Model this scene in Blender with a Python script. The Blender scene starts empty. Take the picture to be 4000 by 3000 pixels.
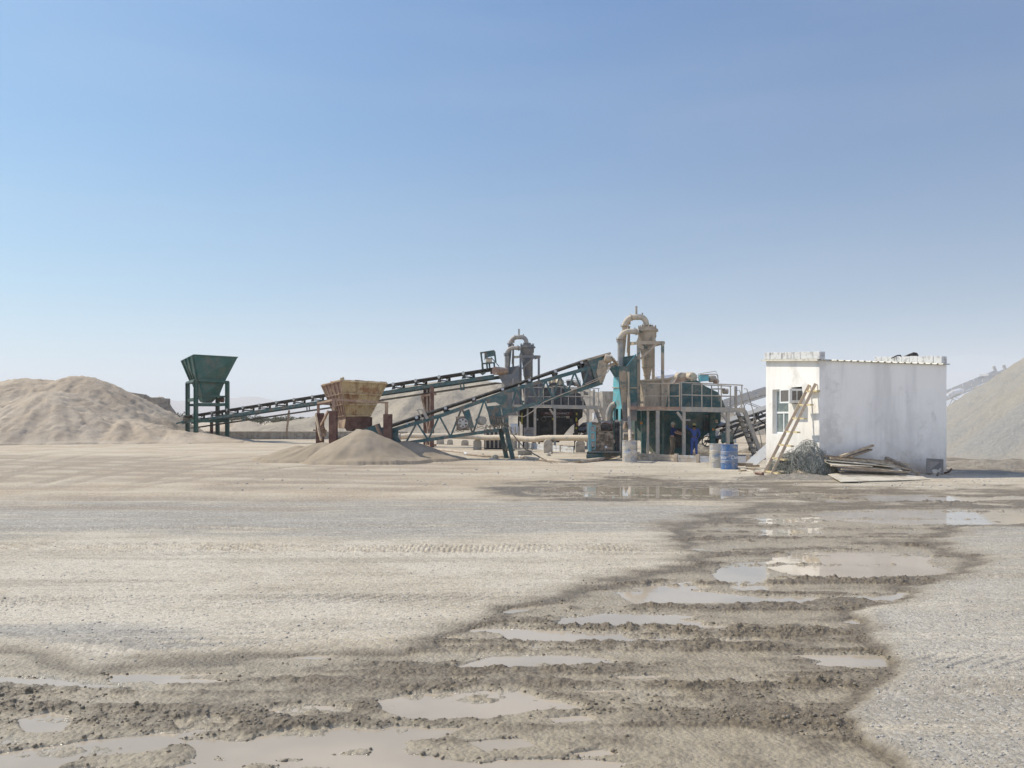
import bpy, math, random
import numpy as np
from mathutils import Vector, Matrix
from math import radians, sin, cos, pi
random.seed(7)
SC = bpy.context.scene
COL = SC.collection

# ------------------------------------------------------------------ camera, sky, sun
F, CX, HY, EYE = 3300.0, 2000.0, 1637.0, 1.75        # focal length in photo pixels, principal column, horizon row, eye height
cam_d = bpy.data.cameras.new('camera'); cam = bpy.data.objects.new('camera', cam_d); COL.objects.link(cam)
cam.location = (0, 0, EYE); cam.rotation_euler = (radians(90), 0, 0)
cam_d.sensor_width = 36; cam_d.lens = F / 4000 * 36
cam_d.shift_y = (HY - 1500) / 4000
cam_d.clip_start = 0.1; cam_d.clip_end = 30000
SC.camera = cam
TO_SUN = Vector((-1.16, 0.60, 1.42)).normalized()
world = bpy.data.worlds.new("World"); SC.world = world; world.use_nodes = True
wn = world.node_tree; wn.nodes.clear()
wo = wn.nodes.new('ShaderNodeOutputWorld'); wb = wn.nodes.new('ShaderNodeBackground'); sky = wn.nodes.new('ShaderNodeTexSky')
sky.sky_type = 'NISHITA'; sky.sun_disc = False
sky.sun_elevation = math.asin(TO_SUN.z); sky.sun_rotation = math.atan2(TO_SUN.x, TO_SUN.y)
sky.air_density = 1.0; sky.dust_density = 0.6; sky.ozone_density = 3.0; sky.altitude = 0
wb.inputs['Strength'].default_value = 0.095
# white balance and clarity of this morning's sky: channel curves, and a sky that deepens away from the sun
def wnode(typ, **k):
    n = wn.nodes.new(typ)
    for a, v in k.items(): setattr(n, a, v)
    return n
sp_ = wnode('ShaderNodeSeparateColor'); cb_ = wnode('ShaderNodeCombineColor'); wn.links.new(sky.outputs[0], sp_.inputs[0])
for ch, (gain, gam) in enumerate(((3.66, .95), (5.32, .76), (7.0, .42))):
    a_ = wnode('ShaderNodeMath', operation='MULTIPLY'); a_.inputs[1].default_value = 1/5.4; b_ = wnode('ShaderNodeMath', operation='POWER'); b_.inputs[1].default_value = gam
    c_ = wnode('ShaderNodeMath', operation='MULTIPLY'); c_.inputs[1].default_value = gain
    wn.links.new(sp_.outputs[ch], a_.inputs[0]); wn.links.new(a_.outputs[0], b_.inputs[0]); wn.links.new(b_.outputs[0], c_.inputs[0]); wn.links.new(c_.outputs[0], cb_.inputs[ch])
tc_ = wnode('ShaderNodeTexCoord'); dt_ = wnode('ShaderNodeVectorMath', operation='DOT_PRODUCT'); dt_.inputs[1].default_value = (-1.0, -.5, 0)
mr_ = wnode('ShaderNodeMapRange'); mr_.inputs[1].default_value = -.95; mr_.inputs[2].default_value = .45; mr_.inputs[3].default_value = .70; mr_.inputs[4].default_value = 1.22
vm_ = wnode('ShaderNodeVectorMath', operation='SCALE')
wn.links.new(tc_.outputs['Generated'], dt_.inputs[0]); wn.links.new(dt_.outputs['Value'], mr_.inputs[0]); # faint uneven dust and a thin wisp low on the left
mpw = wnode('ShaderNodeMapping'); mpw.inputs['Scale'].default_value = (1.6, 1.6, 9); nzw = wnode('ShaderNodeTexNoise'); nzw.inputs['Scale'].default_value = 1.3; nzw.inputs['Detail'].default_value = 5
wn.links.new(tc_.outputs['Generated'], mpw.inputs[0]); wn.links.new(mpw.outputs[0], nzw.inputs['Vector'])
mrw = wnode('ShaderNodeMapRange'); mrw.inputs[1].default_value = .45; mrw.inputs[2].default_value = .8; mrw.inputs[3].default_value = 0; mrw.inputs[4].default_value = .13; wn.links.new(nzw.outputs['Fac'], mrw.inputs[0])
mxw = wnode('ShaderNodeMix', data_type='RGBA'); mxw.inputs[7].default_value = (6.6, 7.4, 8.4, 1); wn.links.new(mrw.outputs[0], mxw.inputs[0]); wn.links.new(cb_.outputs[0], mxw.inputs[6]); wn.links.new(mxw.outputs[2], vm_.inputs[0]); wn.links.new(mr_.outputs[0], vm_.inputs['Scale'])
# warm glow added to the sky behind the viewer, lifting shade on camera-facing sides
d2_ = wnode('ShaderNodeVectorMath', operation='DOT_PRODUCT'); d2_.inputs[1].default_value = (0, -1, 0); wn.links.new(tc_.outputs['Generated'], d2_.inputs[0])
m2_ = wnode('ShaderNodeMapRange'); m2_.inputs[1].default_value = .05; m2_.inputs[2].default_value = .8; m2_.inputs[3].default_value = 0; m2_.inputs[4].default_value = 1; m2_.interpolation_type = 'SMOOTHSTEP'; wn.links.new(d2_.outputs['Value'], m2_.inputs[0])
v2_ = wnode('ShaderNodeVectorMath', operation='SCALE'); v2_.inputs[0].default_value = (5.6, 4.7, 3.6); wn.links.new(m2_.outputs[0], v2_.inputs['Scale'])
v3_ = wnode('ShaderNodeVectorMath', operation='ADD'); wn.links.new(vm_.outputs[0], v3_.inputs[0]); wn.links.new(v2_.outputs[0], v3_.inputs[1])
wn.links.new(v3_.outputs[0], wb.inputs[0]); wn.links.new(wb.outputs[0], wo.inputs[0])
sun_d = bpy.data.lights.new('sun', 'SUN'); sun = bpy.data.objects.new('sun', sun_d); COL.objects.link(sun)
sun_d.energy = 4.7; sun_d.angle = radians(0.55); sun_d.color = (1.0, 0.93, 0.79)
sun.rotation_euler = TO_SUN.to_track_quat('Z', 'Y').to_euler()
SC.view_settings.view_transform = 'Standard'; SC.view_settings.look = 'None'
SC.cycles.volume_bounces = 1; SC.view_settings.exposure = 0.06; SC.view_settings.gamma = 1.0

# ------------------------------------------------------------------ helpers
def W(px, py, Y):
    return Vector(((px - CX) / F * Y, Y, EYE + (HY - py) / F * Y))
ZM = {'a': (0, 1300, .5877), 'b': (1200, 1280, .36166), 'c': (1800, 1250, .36157), 'd': (2250, 1150, .42194),
      'e': (2880, 1330, .40687), 'f': (3500, 1350, .3618), 'g': (680, 1370, .229), 'h': (1220, 1450, .18682),
      'i': (1860, 1270, .16278), 'j': (2350, 1180, .18083), 'k': (1900, 1480, .22604), 'l': (2280, 1480, .20496),
      'm': (2580, 1440, .22901), 'n': (2900, 1480, .24113)}
def Z(k, x, y, Y):
    ox, oy, s = ZM[k]
    return W(ox + x * s, oy + y * s, Y)
def G(k, x, y, z=0.0):                                   # where the sight line through a photo point meets height z
    ox, oy, s = ZM[k]; py = oy + y * s
    return W(ox + x * s, py, (EYE - z) * F / (py - HY))

class MB:
    def __init__(s): s.v = []; s.f = []
    def add(s, vs, fs):
        n = len(s.v); s.v += [tuple(v) for v in vs]; s.f += [tuple(i + n for i in f) for f in fs]; return s
    def box(s, a, b):
        x0, y0, z0 = a; x1, y1, z1 = b
        vs = [(x0,y0,z0),(x1,y0,z0),(x1,y1,z0),(x0,y1,z0),(x0,y0,z1),(x1,y0,z1),(x1,y1,z1),(x0,y1,z1)]
        return s.add(vs, [(0,3,2,1),(4,5,6,7),(0,1,5,4),(1,2,6,5),(2,3,7,6),(3,0,4,7)])
    def prism(s, pts, vec):
        n = len(pts); pts = [Vector(p) for p in pts]; vec = Vector(vec)
        vs = pts + [p + vec for p in pts]
        return s.add(vs, [tuple(range(n)), tuple(range(2*n-1, n-1, -1))] + [(i, i+n, (i+1) % n + n, (i+1) % n) for i in range(n)])
    def plate(s, quad, th):                              # flat panel given its outline, thickness along its normal
        q = [Vector(p) for p in quad]
        nn = (q[1]-q[0]).cross(q[2]-q[0]).normalized()
        return s.prism(q, nn * th)
    def beam(s, p0, p1, w, h, up=Vector((0,0,1))):
        p0 = Vector(p0); p1 = Vector(p1); t = (p1-p0).normalized()
        side = t.cross(up)
        if side.length < 1e-3: side = t.cross(Vector((0,1,0)))
        side.normalize(); u = side.cross(t).normalized()
        vs = []
        for p in (p0, p1):
            for a, b in ((-1,-1),(1,-1),(1,1),(-1,1)):
                vs.append(p + side*a*w/2 + u*b*h/2)
        return s.add(vs, [(0,3,2,1),(4,5,6,7),(0,1,5,4),(1,2,6,5),(2,3,7,6),(3,0,4,7)])
    def ibeam(s, p0, p1, w, h, up=Vector((0,0,1)), t=.025):
        p0 = Vector(p0); p1 = Vector(p1); d = (p1-p0).normalized(); side = d.cross(up)
        if side.length < 1e-3: side = d.cross(Vector((0,1,0)))
        side.normalize(); u = side.cross(d).normalized()
        s.beam(p0+u*(h/2-t/2), p1+u*(h/2-t/2), w, t, up)
        s.beam(p0-u*(h/2-t/2), p1-u*(h/2-t/2), w, t, up)
        return s.beam(p0, p1, t, h-2*t, up)
    def tube(s, path, r, n=10, cap=True):
        P = [Vector(p) for p in path]; R = r if isinstance(r, (list, tuple)) else [r]*len(P)
        T = []
        for i in range(len(P)):
            a = P[max(i-1,0)]; b = P[min(i+1,len(P)-1)]; T.append((b-a).normalized())
        ref = Vector((0,0,1)) if abs(T[0].z) < .9 else Vector((1,0,0))
        u = T[0].cross(ref).normalized(); vs = []
        for i, p in enumerate(P):
            u = (u - T[i]*u.dot(T[i])).normalized(); w = T[i].cross(u)
            for k in range(n):
                a = 2*pi*k/n; vs.append(p + (u*cos(a) + w*sin(a))*R[i])
        fs = [(i*n+k, i*n+(k+1)%n, (i+1)*n+(k+1)%n, (i+1)*n+k) for i in range(len(P)-1) for k in range(n)]
        if cap: fs += [tuple(range(n-1,-1,-1)), tuple((len(P)-1)*n+k for k in range(n))]
        return s.add(vs, fs)
    def cyl(s, p0, p1, r0, r1=None, n=16):
        return s.tube([p0, p1], [r0, r0 if r1 is None else r1], n)
    def lathe(s, prof, c, axis=(0,0,1), n=28):
        ax = Vector(axis).normalized(); ref = Vector((0,0,1)) if abs(ax.z) < .9 else Vector((1,0,0))
        u = ax.cross(ref).normalized(); w = ax.cross(u); c = Vector(c); vs = []
        for r, z in prof:
            for k in range(n):
                a = 2*pi*k/n; vs.append(c + ax*z + (u*cos(a)+w*sin(a))*max(r, 1e-4))
        m = len(prof)
        fs = [(i*n+k, i*n+(k+1)%n, (i+1)*n+(k+1)%n, (i+1)*n+k) for i in range(m-1) for k in range(n)]
        fs += [tuple(range(n-1,-1,-1)), tuple((m-1)*n+k for k in range(n))]
        return s.add(vs, fs)
    def build(s, name, mat, parent=None, label=None, smooth=38, bevel=0):
        me = bpy.data.meshes.new(name)
        off = WL(parent) if parent else Vector((0,0,0))
        me.from_pydata([(v[0]-off.x, v[1]-off.y, v[2]-off.z) for v in s.v], [], s.f)
        me.materials.append(mat); me.update()
        import bmesh
        bm = bmesh.new(); bm.from_mesh(me); bmesh.ops.recalc_face_normals(bm, faces=bm.faces); bm.to_mesh(me); bm.free()
        if smooth:
            me.polygons.foreach_set('use_smooth', [True]*len(me.polygons)); me.set_sharp_from_angle(angle=radians(smooth))
        o = bpy.data.objects.new(name, me); COL.objects.link(o)
        if parent: o.parent = parent
        if label: o['label'] = label
        if bevel:
            m = o.modifiers.new('bevel', 'BEVEL'); m.width = bevel; m.segments = 2; m.limit_method = 'ANGLE'
        return o
def WL(o):
    p = Vector(o.location); q = o.parent
    while q: p += Vector(q.location); q = q.parent
    return p
def tag(o, label=None, cat=None, group=None, kind=None):
    if label: o['label'] = label
    if cat: o['category'] = cat
    if group: o['group'] = group
    if kind: o['kind'] = kind
    return o
def thing(name, label, cat, loc, group=None):
    o = bpy.data.objects.new(name, None); COL.objects.link(o); o.location = loc; o.empty_display_size = .2
    return tag(o, label, cat, group)
def single(mb, name, mat, label, cat, group=None, **k):   # a thing that is one mesh, origin at its base centre
    a = np.array(mb.v); c = Vector(((a[:,0].min()+a[:,0].max())/2, (a[:,1].min()+a[:,1].max())/2, a[:,2].min()))
    mb.v = [(v[0]-c.x, v[1]-c.y, v[2]-c.z) for v in mb.v]
    o = mb.build(name, mat, None, **k); o.location = c
    return tag(o, label, cat, group)

# value noise, vectorised
def vn(x, y, seed=0):
    ix = np.floor(x).astype(np.int64); iy = np.floor(y).astype(np.int64); fx = x-ix; fy = y-iy
    fx = fx*fx*(3-2*fx); fy = fy*fy*(3-2*fy)
    def h(a, b):
        n = (a*374761393 + b*668265263 + seed*1442695041) & 0x7fffffff
        n = ((n ^ (n >> 13)) * 1274126177) & 0x7fffffff
        n = ((n ^ (n >> 16)) * 2246822519) & 0x7fffffff
        return (n & 0xffffff) / float(0xffffff) * 2 - 1
    a = h(ix,iy); b = h(ix+1,iy); c = h(ix,iy+1); d = h(ix+1,iy+1)
    return (a*(1-fx)+b*fx)*(1-fy) + (c*(1-fx)+d*fx)*fy
def fbm(x, y, seed=0, o=4, g=.5):
    s = 0; a = 1; t = 0
    for i in range(o):
        s = s + a*vn(x*2**i + 17.3*i, y*2**i - 9.1*i, seed+i); t += a; a *= g
    return s/t
def sst(a, b, x):
    t = np.clip((x-a)/(b-a), 0, 1); return t*t*(3-2*t)

# ------------------------------------------------------------------ materials
def mat_new(name):
    m = bpy.data.materials.new(name); m.use_nodes = True; t = m.node_tree; t.nodes.clear()
    o = t.nodes.new('ShaderNodeOutputMaterial'); b = t.nodes.new('ShaderNodeBsdfPrincipled'); t.links.new(b.outputs[0], o.inputs[0])
    return m, t, b
def nd(t, typ, **k):
    n = t.nodes.new(typ)
    for a, v in k.items():
        if a in n.inputs: n.inputs[a].default_value = v
        else: setattr(n, a, v)
    return n
def noise(t, coord, scale, detail=5, rough=.6, sc=None):
    if sc:
        mp = nd(t, 'ShaderNodeMapping'); mp.inputs['Scale'].default_value = sc; t.links.new(coord, mp.inputs[0]); coord = mp.outputs[0]
    n = nd(t, 'ShaderNodeTexNoise', Scale=scale, Detail=detail, Roughness=rough); t.links.new(coord, n.inputs['Vector']); return n.outputs['Fac']
def ramp(t, fac, p0, p1):
    r = nd(t, 'ShaderNodeMapRange'); r.inputs['From Min'].default_value = p0; r.inputs['From Max'].default_value = p1
    r.interpolation_type = 'SMOOTHSTEP'; t.links.new(fac, r.inputs[0]); return r.outputs[0]
def mixc(t, fac, a, b):
    m = nd(t, 'ShaderNodeMix', data_type='RGBA')
    if isinstance(fac, (int, float)): m.inputs[0].default_value = fac
    else: t.links.new(fac, m.inputs[0])
    for i, c in ((6, a), (7, b)):
        if isinstance(c, tuple): m.inputs[i].default_value = (*c, 1)
        else: t.links.new(c, m.inputs[i])
    return m.outputs[2]
def mul(t, a, b):
    m = nd(t, 'ShaderNodeMath', operation='MULTIPLY')
    for i, c in ((0, a), (1, b)):
        if isinstance(c, (int, float)): m.inputs[i].default_value = c
        else: t.links.new(c, m.inputs[i])
    return m.outputs[0]
def surf(name, col, col2=None, amt=.5, scale=3.0, rough=.6, metal=0.0, bump=.2, bscale=40, dust=0.0, dustcol=(.40,.33,.25), streak=0.0, streakcol=(.12,.08,.05), var=.18, spec=.4):
    m, t, b = mat_new(name)
    tc = nd(t, 'ShaderNodeTexCoord').outputs['Object']
    c = tuple(x*(1-var) for x in col); c2 = tuple(min(x*(1+var), 1) for x in col)
    out = mixc(t, noise(t, tc, scale*2.3, 6), c, c2)
    if col2: out = mixc(t, ramp(t, noise(t, tc, scale, 8, .65), .62-amt*.35, .70-amt*.25), out, col2)
    if streak: out = mixc(t, mul(t, ramp(t, noise(t, tc, scale*2, 5, .6, (1, 1, .12)), .45, .72), streak), out, streakcol)
    if dust:
        g = nd(t, 'ShaderNodeNewGeometry'); sx = nd(t, 'ShaderNodeSeparateXYZ'); t.links.new(g.outputs['Normal'], sx.inputs[0])
        up = ramp(t, sx.outputs[2], .2, .9)
        n1 = ramp(t, noise(t, tc, scale*1.3, 7, .7), .40, .68)
        ad = nd(t, 'ShaderNodeMath', operation='ADD', use_clamp=True); t.links.new(mul(t, up, .8), ad.inputs[0]); t.links.new(mul(t, n1, dust), ad.inputs[1])
        out = mixc(t, ad.outputs[0], out, dustcol)
    t.links.new(out, b.inputs['Base Color'])
    b.inputs['Roughness'].default_value = rough; b.inputs['Metallic'].default_value = metal
    b.inputs['Specular IOR Level'].default_value = spec
    if bump:
        bp = nd(t, 'ShaderNodeBump'); bp.inputs['Strength'].default_value = bump; bp.inputs['Distance'].default_value = .02
        t.links.new(noise(t, tc, bscale, 6, .7), bp.inputs['Height']); t.links.new(bp.outputs[0], b.inputs['Normal'])
    return m
DUST = (.44,.36,.27)
M = dict(
 green = surf('green_paint', (.016,.085,.066), (.05,.08,.06), .35, 1.2, .45, dust=.12, streak=.25, streakcol=(.10,.09,.06)),
 teal = surf('teal_paint', (.016,.095,.100), (.05,.10,.095), .35, 1.6, .5, dust=.34, dustcol=DUST, streak=.3, streakcol=(.20,.15,.10)),
 tealb = surf('bright_and_sunlit_teal', (.10,.42,.50), (.25,.25,.2), .25, 2.5, .45, dust=.2, dustcol=DUST, streak=.4, streakcol=(.30,.22,.15)),  # also on the chute sides, where sunlight is put into the colour
 conv = surf('conveyor_paint', (.028,.092,.10), (.12,.10,.08), .35, 2, .5, dust=.25, dustcol=DUST, streak=.15),
 black = surf('black_paint', (.012,.012,.013), (.05,.045,.04), .3, 2, .5, dust=.08, streak=.1, streakcol=(.08,.07,.06)),
 grey = surf('grey_paint', (.13,.14,.155), (.22,.19,.16), .45, 2, .55, dust=.25, dustcol=(.36,.32,.27), streak=.3, streakcol=(.2,.17,.13)),
 dgrey = surf('dark_grey_paint', (.035,.04,.048), (.11,.10,.09), .3, 2, .5, dust=.12),
 tan = surf('mud_coated_metal', (.42,.34,.25), (.12,.17,.16), .28, 3, .8, dust=.4, dustcol=(.50,.41,.31), streak=.4, streakcol=(.22,.16,.10)),
 tanpipe = surf('dusty_pipe', (.52,.43,.32), (.36,.33,.28), .4, 2.5, .8, dust=.4, dustcol=(.56,.47,.35)),
 cream = surf('cream_metal', (.62,.52,.38), (.35,.25,.16), .3, 6, .6, dust=.3, dustcol=DUST),
 galv = surf('galvanised_steel', (.30,.29,.27), (.42,.36,.28), .5, 4, .55, dust=.3, dustcol=DUST),
 greypipe = surf('grey_pipe', (.28,.27,.26), (.42,.36,.29), .4, 4, .6, dust=.3, dustcol=DUST),
 rusty = surf('rusty_yellow', (.55,.43,.25), (.34,.18,.09), .32, 1.9, .75, streak=.6, streakcol=(.20,.10,.05), var=.3, dust=.1, dustcol=(.5,.4,.28)),
 rustd = surf('rust_dark', (.105,.050,.038), (.16,.09,.065), .5, 2.5, .8, var=.35, dust=.12, dustcol=(.38,.27,.2)),
 rustp = surf('rust_pink', (.31,.20,.15), (.44,.31,.20), .4, 2.5, .8, var=.3, streak=.4, dust=.1, dustcol=(.45,.36,.27)),
 rubber = surf('rubber', (.02,.02,.022), (.09,.08,.07), .3, 4, .7, dust=.15, dustcol=(.3,.26,.22)),
 belt = surf('conveyor_belt', (.10,.10,.10), (.2,.18,.16), .5, 3, .75, dust=.6, dustcol=(.30,.29,.27)),
 steel = surf('worn_steel', (.45,.44,.42), (.3,.22,.15), .3, 9, .4, metal=.5),
 white = surf('white_render', (.87,.83,.775), (.72,.685,.63), .16, .9, .9, streak=.45, streakcol=(.52,.50,.475), bump=.35, bscale=60, var=.04),
 blocks = surf('concrete_blocks', (.62,.61,.59), (.42,.40,.38), .4, 5, .95, bump=.5, var=.1),
 conc = surf('concrete', (.36,.33,.28), (.25,.22,.18), .4, 3, .95, bump=.5, streak=.4, streakcol=(.18,.15,.12), var=.15),
 concl = surf('pale_concrete', (.50,.45,.38), (.36,.31,.25), .4, 4, .95, bump=.5, var=.15, dust=.2, dustcol=(.5,.43,.33)),
 roofm = surf('roof_sheet', (.66,.62,.52), (.5,.45,.36), .4, 5, .5, bump=.1),
 wood = surf('pale_wood', (.50,.40,.28), (.35,.26,.18), .45, 6, .85, streak=.4, streakcol=(.3,.22,.15), var=.15),
 woodd = surf('weathered_wood', (.27,.20,.14), (.38,.31,.23), .4, 5, .9, var=.2),
 ply = surf('plywood', (.56,.50,.40), (.42,.36,.27), .4, 2.5, .85, var=.1, bump=.2),
 wladder = surf('ladder_wood', (.50,.385,.30), (.60,.50,.32), .4, 9, .85, var=.15),
 wrung = surf('rung_wood', (.66,.54,.30), (.5,.38,.22), .4, 9, .85, var=.1),
 wire = surf('netting_wire', (.20,.21,.18), (.32,.31,.27), .5, 6, .7, bump=0),
 glass = surf('dusty_window_glass', (.16,.20,.20), (.24,.27,.25), .5, 3, .12, bump=0, spec=.8),
 frame = surf('white_frame', (.80,.80,.78), None, 0, 3, .5, bump=0, var=.03),
 acbox = surf('ac_casing', (.66,.66,.64), (.5,.48,.42), .3, 6, .5, bump=0, var=.05),
 grille = surf('ac_grille', (.13,.12,.11), (.2,.18,.16), .4, 30, .7, bump=.3),
 blued = surf('blue_drum_paint', (.06,.15,.33), (.30,.30,.32), .22, 4, .5, dust=.16, dustcol=(.5,.44,.36), streak=.3, streakcol=(.3,.26,.22)),
 tand = surf('faded_drum_paint', (.50,.46,.40), (.20,.27,.38), .3, 4, .6, dust=.35, dustcol=(.55,.48,.38), streak=.45, streakcol=(.32,.2,.12)),
 letter = surf('white_lettering', (.72,.73,.74), (.4,.42,.45), .25, 25, .6, bump=0, var=.05),
 letterd = surf('pale_sign_lettering', (.50,.49,.46), None, 0, 5, .6, bump=0, var=.05),
 yellow = surf('yellow_sticker', (.55,.48,.05), (.25,.22,.05), .3, 20, .5, bump=0),
 orange = surf('orange_sticker', (.55,.22,.06), None, 0, 5, .5, bump=0),
 redbr = surf('red_brown_panel', (.10,.03,.025), (.06,.05,.05), .4, 6, .6, bump=0),
 whitep = surf('white_panel', (.62,.63,.64), (.45,.42,.38), .3, 3, .6, streak=.2),
 barrier = surf('pale_barrier', (.55,.56,.57), (.46,.38,.29), .45, 1.2, .85, var=.08, streak=.25, streakcol=(.3,.26,.22)),
 barrier_t = surf('tan_barrier', (.50,.42,.32), (.38,.30,.22), .45, 2, .9, var=.12),
 hose = surf('dusty_hose', (.50,.41,.31), (.36,.30,.24), .5, 5, .85, bump=.2),
 dhose = surf('dark_hose', (.14,.11,.08), (.30,.24,.18), .5, 5, .8, bump=.1),
 skin = surf('skin', (.27,.15,.10), None, 0, 5, .6, bump=0, var=.05),
 skinl = surf('light_skin', (.50,.30,.22), None, 0, 5, .6, bump=0, var=.05),
 navy = surf('navy_cloth', (.03,.055,.16), None, 0, 8, .9, bump=.2, var=.2),
 khaki = surf('khaki_cloth', (.20,.17,.13), None, 0, 8, .9, bump=.2, var=.15),
 cover = surf('blue_coverall', (.085,.14,.42), None, 0, 8, .9, bump=.2, var=.2),
 cap = surf('yellow_cap', (.55,.52,.25), None, 0, 8, .8, bump=0, var=.1),
 capw = surf('pale_cap', (.50,.52,.48), None, 0, 8, .8, bump=0, var=.1),
 hair = surf('dark_hair', (.02,.015,.012), None, 0, 8, .8, bump=0),
 shoe = surf('shoes', (.04,.03,.025), None, 0, 8, .8, bump=0),
 hazyc = surf('haze_paled_paint', (.42,.42,.41), (.50,.46,.40), .4, 2, .7, bump=0),  # kept pale: distance haze put into the colour of far machines
 bark = surf('shrub_wood', (.16,.12,.08), None, 0, 8, .9),
)
# loose earth materials: colour patches, grain, bump
def earth(name, c1, c2, c3, scale=.6, grain=25, bump=.6, dist=.03, rough=.95):
    m, t, b = mat_new(name)
    tc = nd(t, 'ShaderNodeTexCoord').outputs['Object']
    a = mixc(t, ramp(t, noise(t, tc, scale, 6, .6), .38, .62), c1, c2)
    a = mixc(t, mul(t, ramp(t, noise(t, tc, grain, 4, .7), .45, .75), .55), a, c3)
    t.links.new(a, b.inputs['Base Color']); b.inputs['Roughness'].default_value = rough; b.inputs['Specular IOR Level'].default_value = .15
    bp = nd(t, 'ShaderNodeBump'); bp.inputs['Strength'].default_value = bump; bp.inputs['Distance'].default_value = dist
    t.links.new(noise(t, tc, grain*.7, 8, .75), bp.inputs['Height']); t.links.new(bp.outputs[0], b.inputs['Normal'])
    return m
M['sandpile'] = earth('sand_pile', (.44,.355,.26), (.50,.42,.32), (.33,.265,.2), .35, 6, .7, .12)
M['finesand'] = earth('fine_sand', (.315,.255,.18), (.37,.30,.22), (.26,.205,.15), .8, 30, .4, .02)
M['palepile'] = earth('pale_gravel_pile', (.46,.395,.30), (.40,.345,.27), (.26,.225,.18), .15, 2.5, .9, .3)
M['gravelp'] = earth('grey_gravel_pile', (.44,.40,.335), (.37,.355,.33), (.52,.48,.42), .12, 5, 1.0, .22)
M['rubble'] = earth('rubble', (.34,.29,.23), (.42,.37,.30), (.2,.17,.13), 1.0, 5, 1.0, .2)
M['pebble'] = earth('pebbles', (.47,.43,.375), (.38,.35,.31), (.54,.50,.44), 3, 40, .3, .01)
M['clod'] = earth('mud_clods', (.21,.175,.125), (.26,.22,.165), (.15,.12,.085), 3, 40, .5, .01, .55)
M['leaf'] = earth('shrub_leaves', (.10,.10,.055), (.14,.13,.075), (.07,.07,.04), 1, 6, 0, .01)
M['mountain'] = earth('rock', (.26,.23,.21), (.20,.18,.17), (.30,.27,.24), .002, .02, 0, 1)

def add_streaks(m, cx, cy, ca, cb, amt=.7):
    t = m.node_tree; b = [n for n in t.nodes if n.type == 'BSDF_PRINCIPLED'][0]; old = b.inputs['Base Color'].links[0].from_socket
    g = nd(t, 'ShaderNodeNewGeometry').outputs['Position']; s = nd(t, 'ShaderNodeSeparateXYZ'); t.links.new(g, s.inputs[0])
    def mt(op, a, b_=None):
        n = nd(t, 'ShaderNodeMath', operation=op)
        for i, c in ((0, a), (1, b_)):
            if c is None: continue
            if isinstance(c, (int, float)): n.inputs[i].default_value = c
            else: t.links.new(c, n.inputs[i])
        return n.outputs[0]
    x = mt('SUBTRACT', s.outputs[0], cx); y = mt('SUBTRACT', s.outputs[1], cy)
    an = mt('MULTIPLY', mt('ARCTAN2', y, x), 9.0); r = mt('MULTIPLY', mt('SQRT', mt('ADD', mt('MULTIPLY', x, x), mt('MULTIPLY', y, y))), .11)
    c = nd(t, 'ShaderNodeCombineXYZ'); t.links.new(an, c.inputs[0]); t.links.new(r, c.inputs[1])
    f = ramp(t, noise(t, c.outputs[0], 1.0, 6, .6), .40, .60)
    t.links.new(mixc(t, mul(t, f, amt), old, mixc(t, .5, old, ca)), b.inputs['Base Color'])
    return m
add_streaks(M['gravelp'], 41.6, 42.2, (.48,.42,.33), None, .7)

def add_splash(m, z1, col, amt):
    t = m.node_tree; b = [n for n in t.nodes if n.type == 'BSDF_PRINCIPLED'][0]; old = b.inputs['Base Color'].links[0].from_socket
    g = nd(t, 'ShaderNodeNewGeometry').outputs['Position']; s = nd(t, 'ShaderNodeSeparateXYZ'); t.links.new(g, s.inputs[0])
    a = nd(t, 'ShaderNodeMath', operation='ADD'); t.links.new(s.outputs[2], a.inputs[0]); t.links.new(mul(t, noise(t, g, 2.2, 7, .7), -1.6*z1), a.inputs[1])
    t.links.new(mixc(t, mul(t, ramp(t, a.outputs[0], .1, -.9*z1), amt), old, col), b.inputs['Base Color'])
add_splash(M['white'], .9, (.42,.33,.23), .8)
add_splash(M['white'], 3.2, (.55,.49,.42), .35)

# ------------------------------------------------------------------ ground: wet zone, puddles and tracks laid out on the plain
KS = 4000/2212.0
def pl(*p): return [(x*KS, y*KS) for x, y in p]
WET = [pl((-400,1400),(0,1392),(60,1398),(200,1432),(330,1424),(440,1428),(560,1410),(700,1397),(850,1400),(930,1372),(1020,1345),(1100,1305),(1200,1280),(1330,1254),(1440,1228),(1530,1200),(1480,1172),(1420,1150),(1480,1128),(1540,1108),(1620,1092),(1750,1086),(2212,1082),(2600,1080),(2600,1132),(2212,1135),(2090,1140),(2000,1168),(2110,1208),(2060,1245),(1950,1270),(1930,1290),(1880,1312),(1850,1345),(1890,1385),(1950,1440),(1870,1500),(1835,1545),(1870,1600),(1930,1659),(1950,1800),(-400,1800)),
       pl((1060,1056),(1180,1044),(1300,1036),(1500,1040),(1640,1040),(1760,1050),(1900,1055),(2060,1060),(2212,1062),(2700,1060),(2700,1092),(1900,1090),(1640,1084),(1300,1078),(1120,1070)),
       pl((2046,985),(2212,985),(2700,990),(2700,1030),(2212,1022),(2050,1012))]
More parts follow.
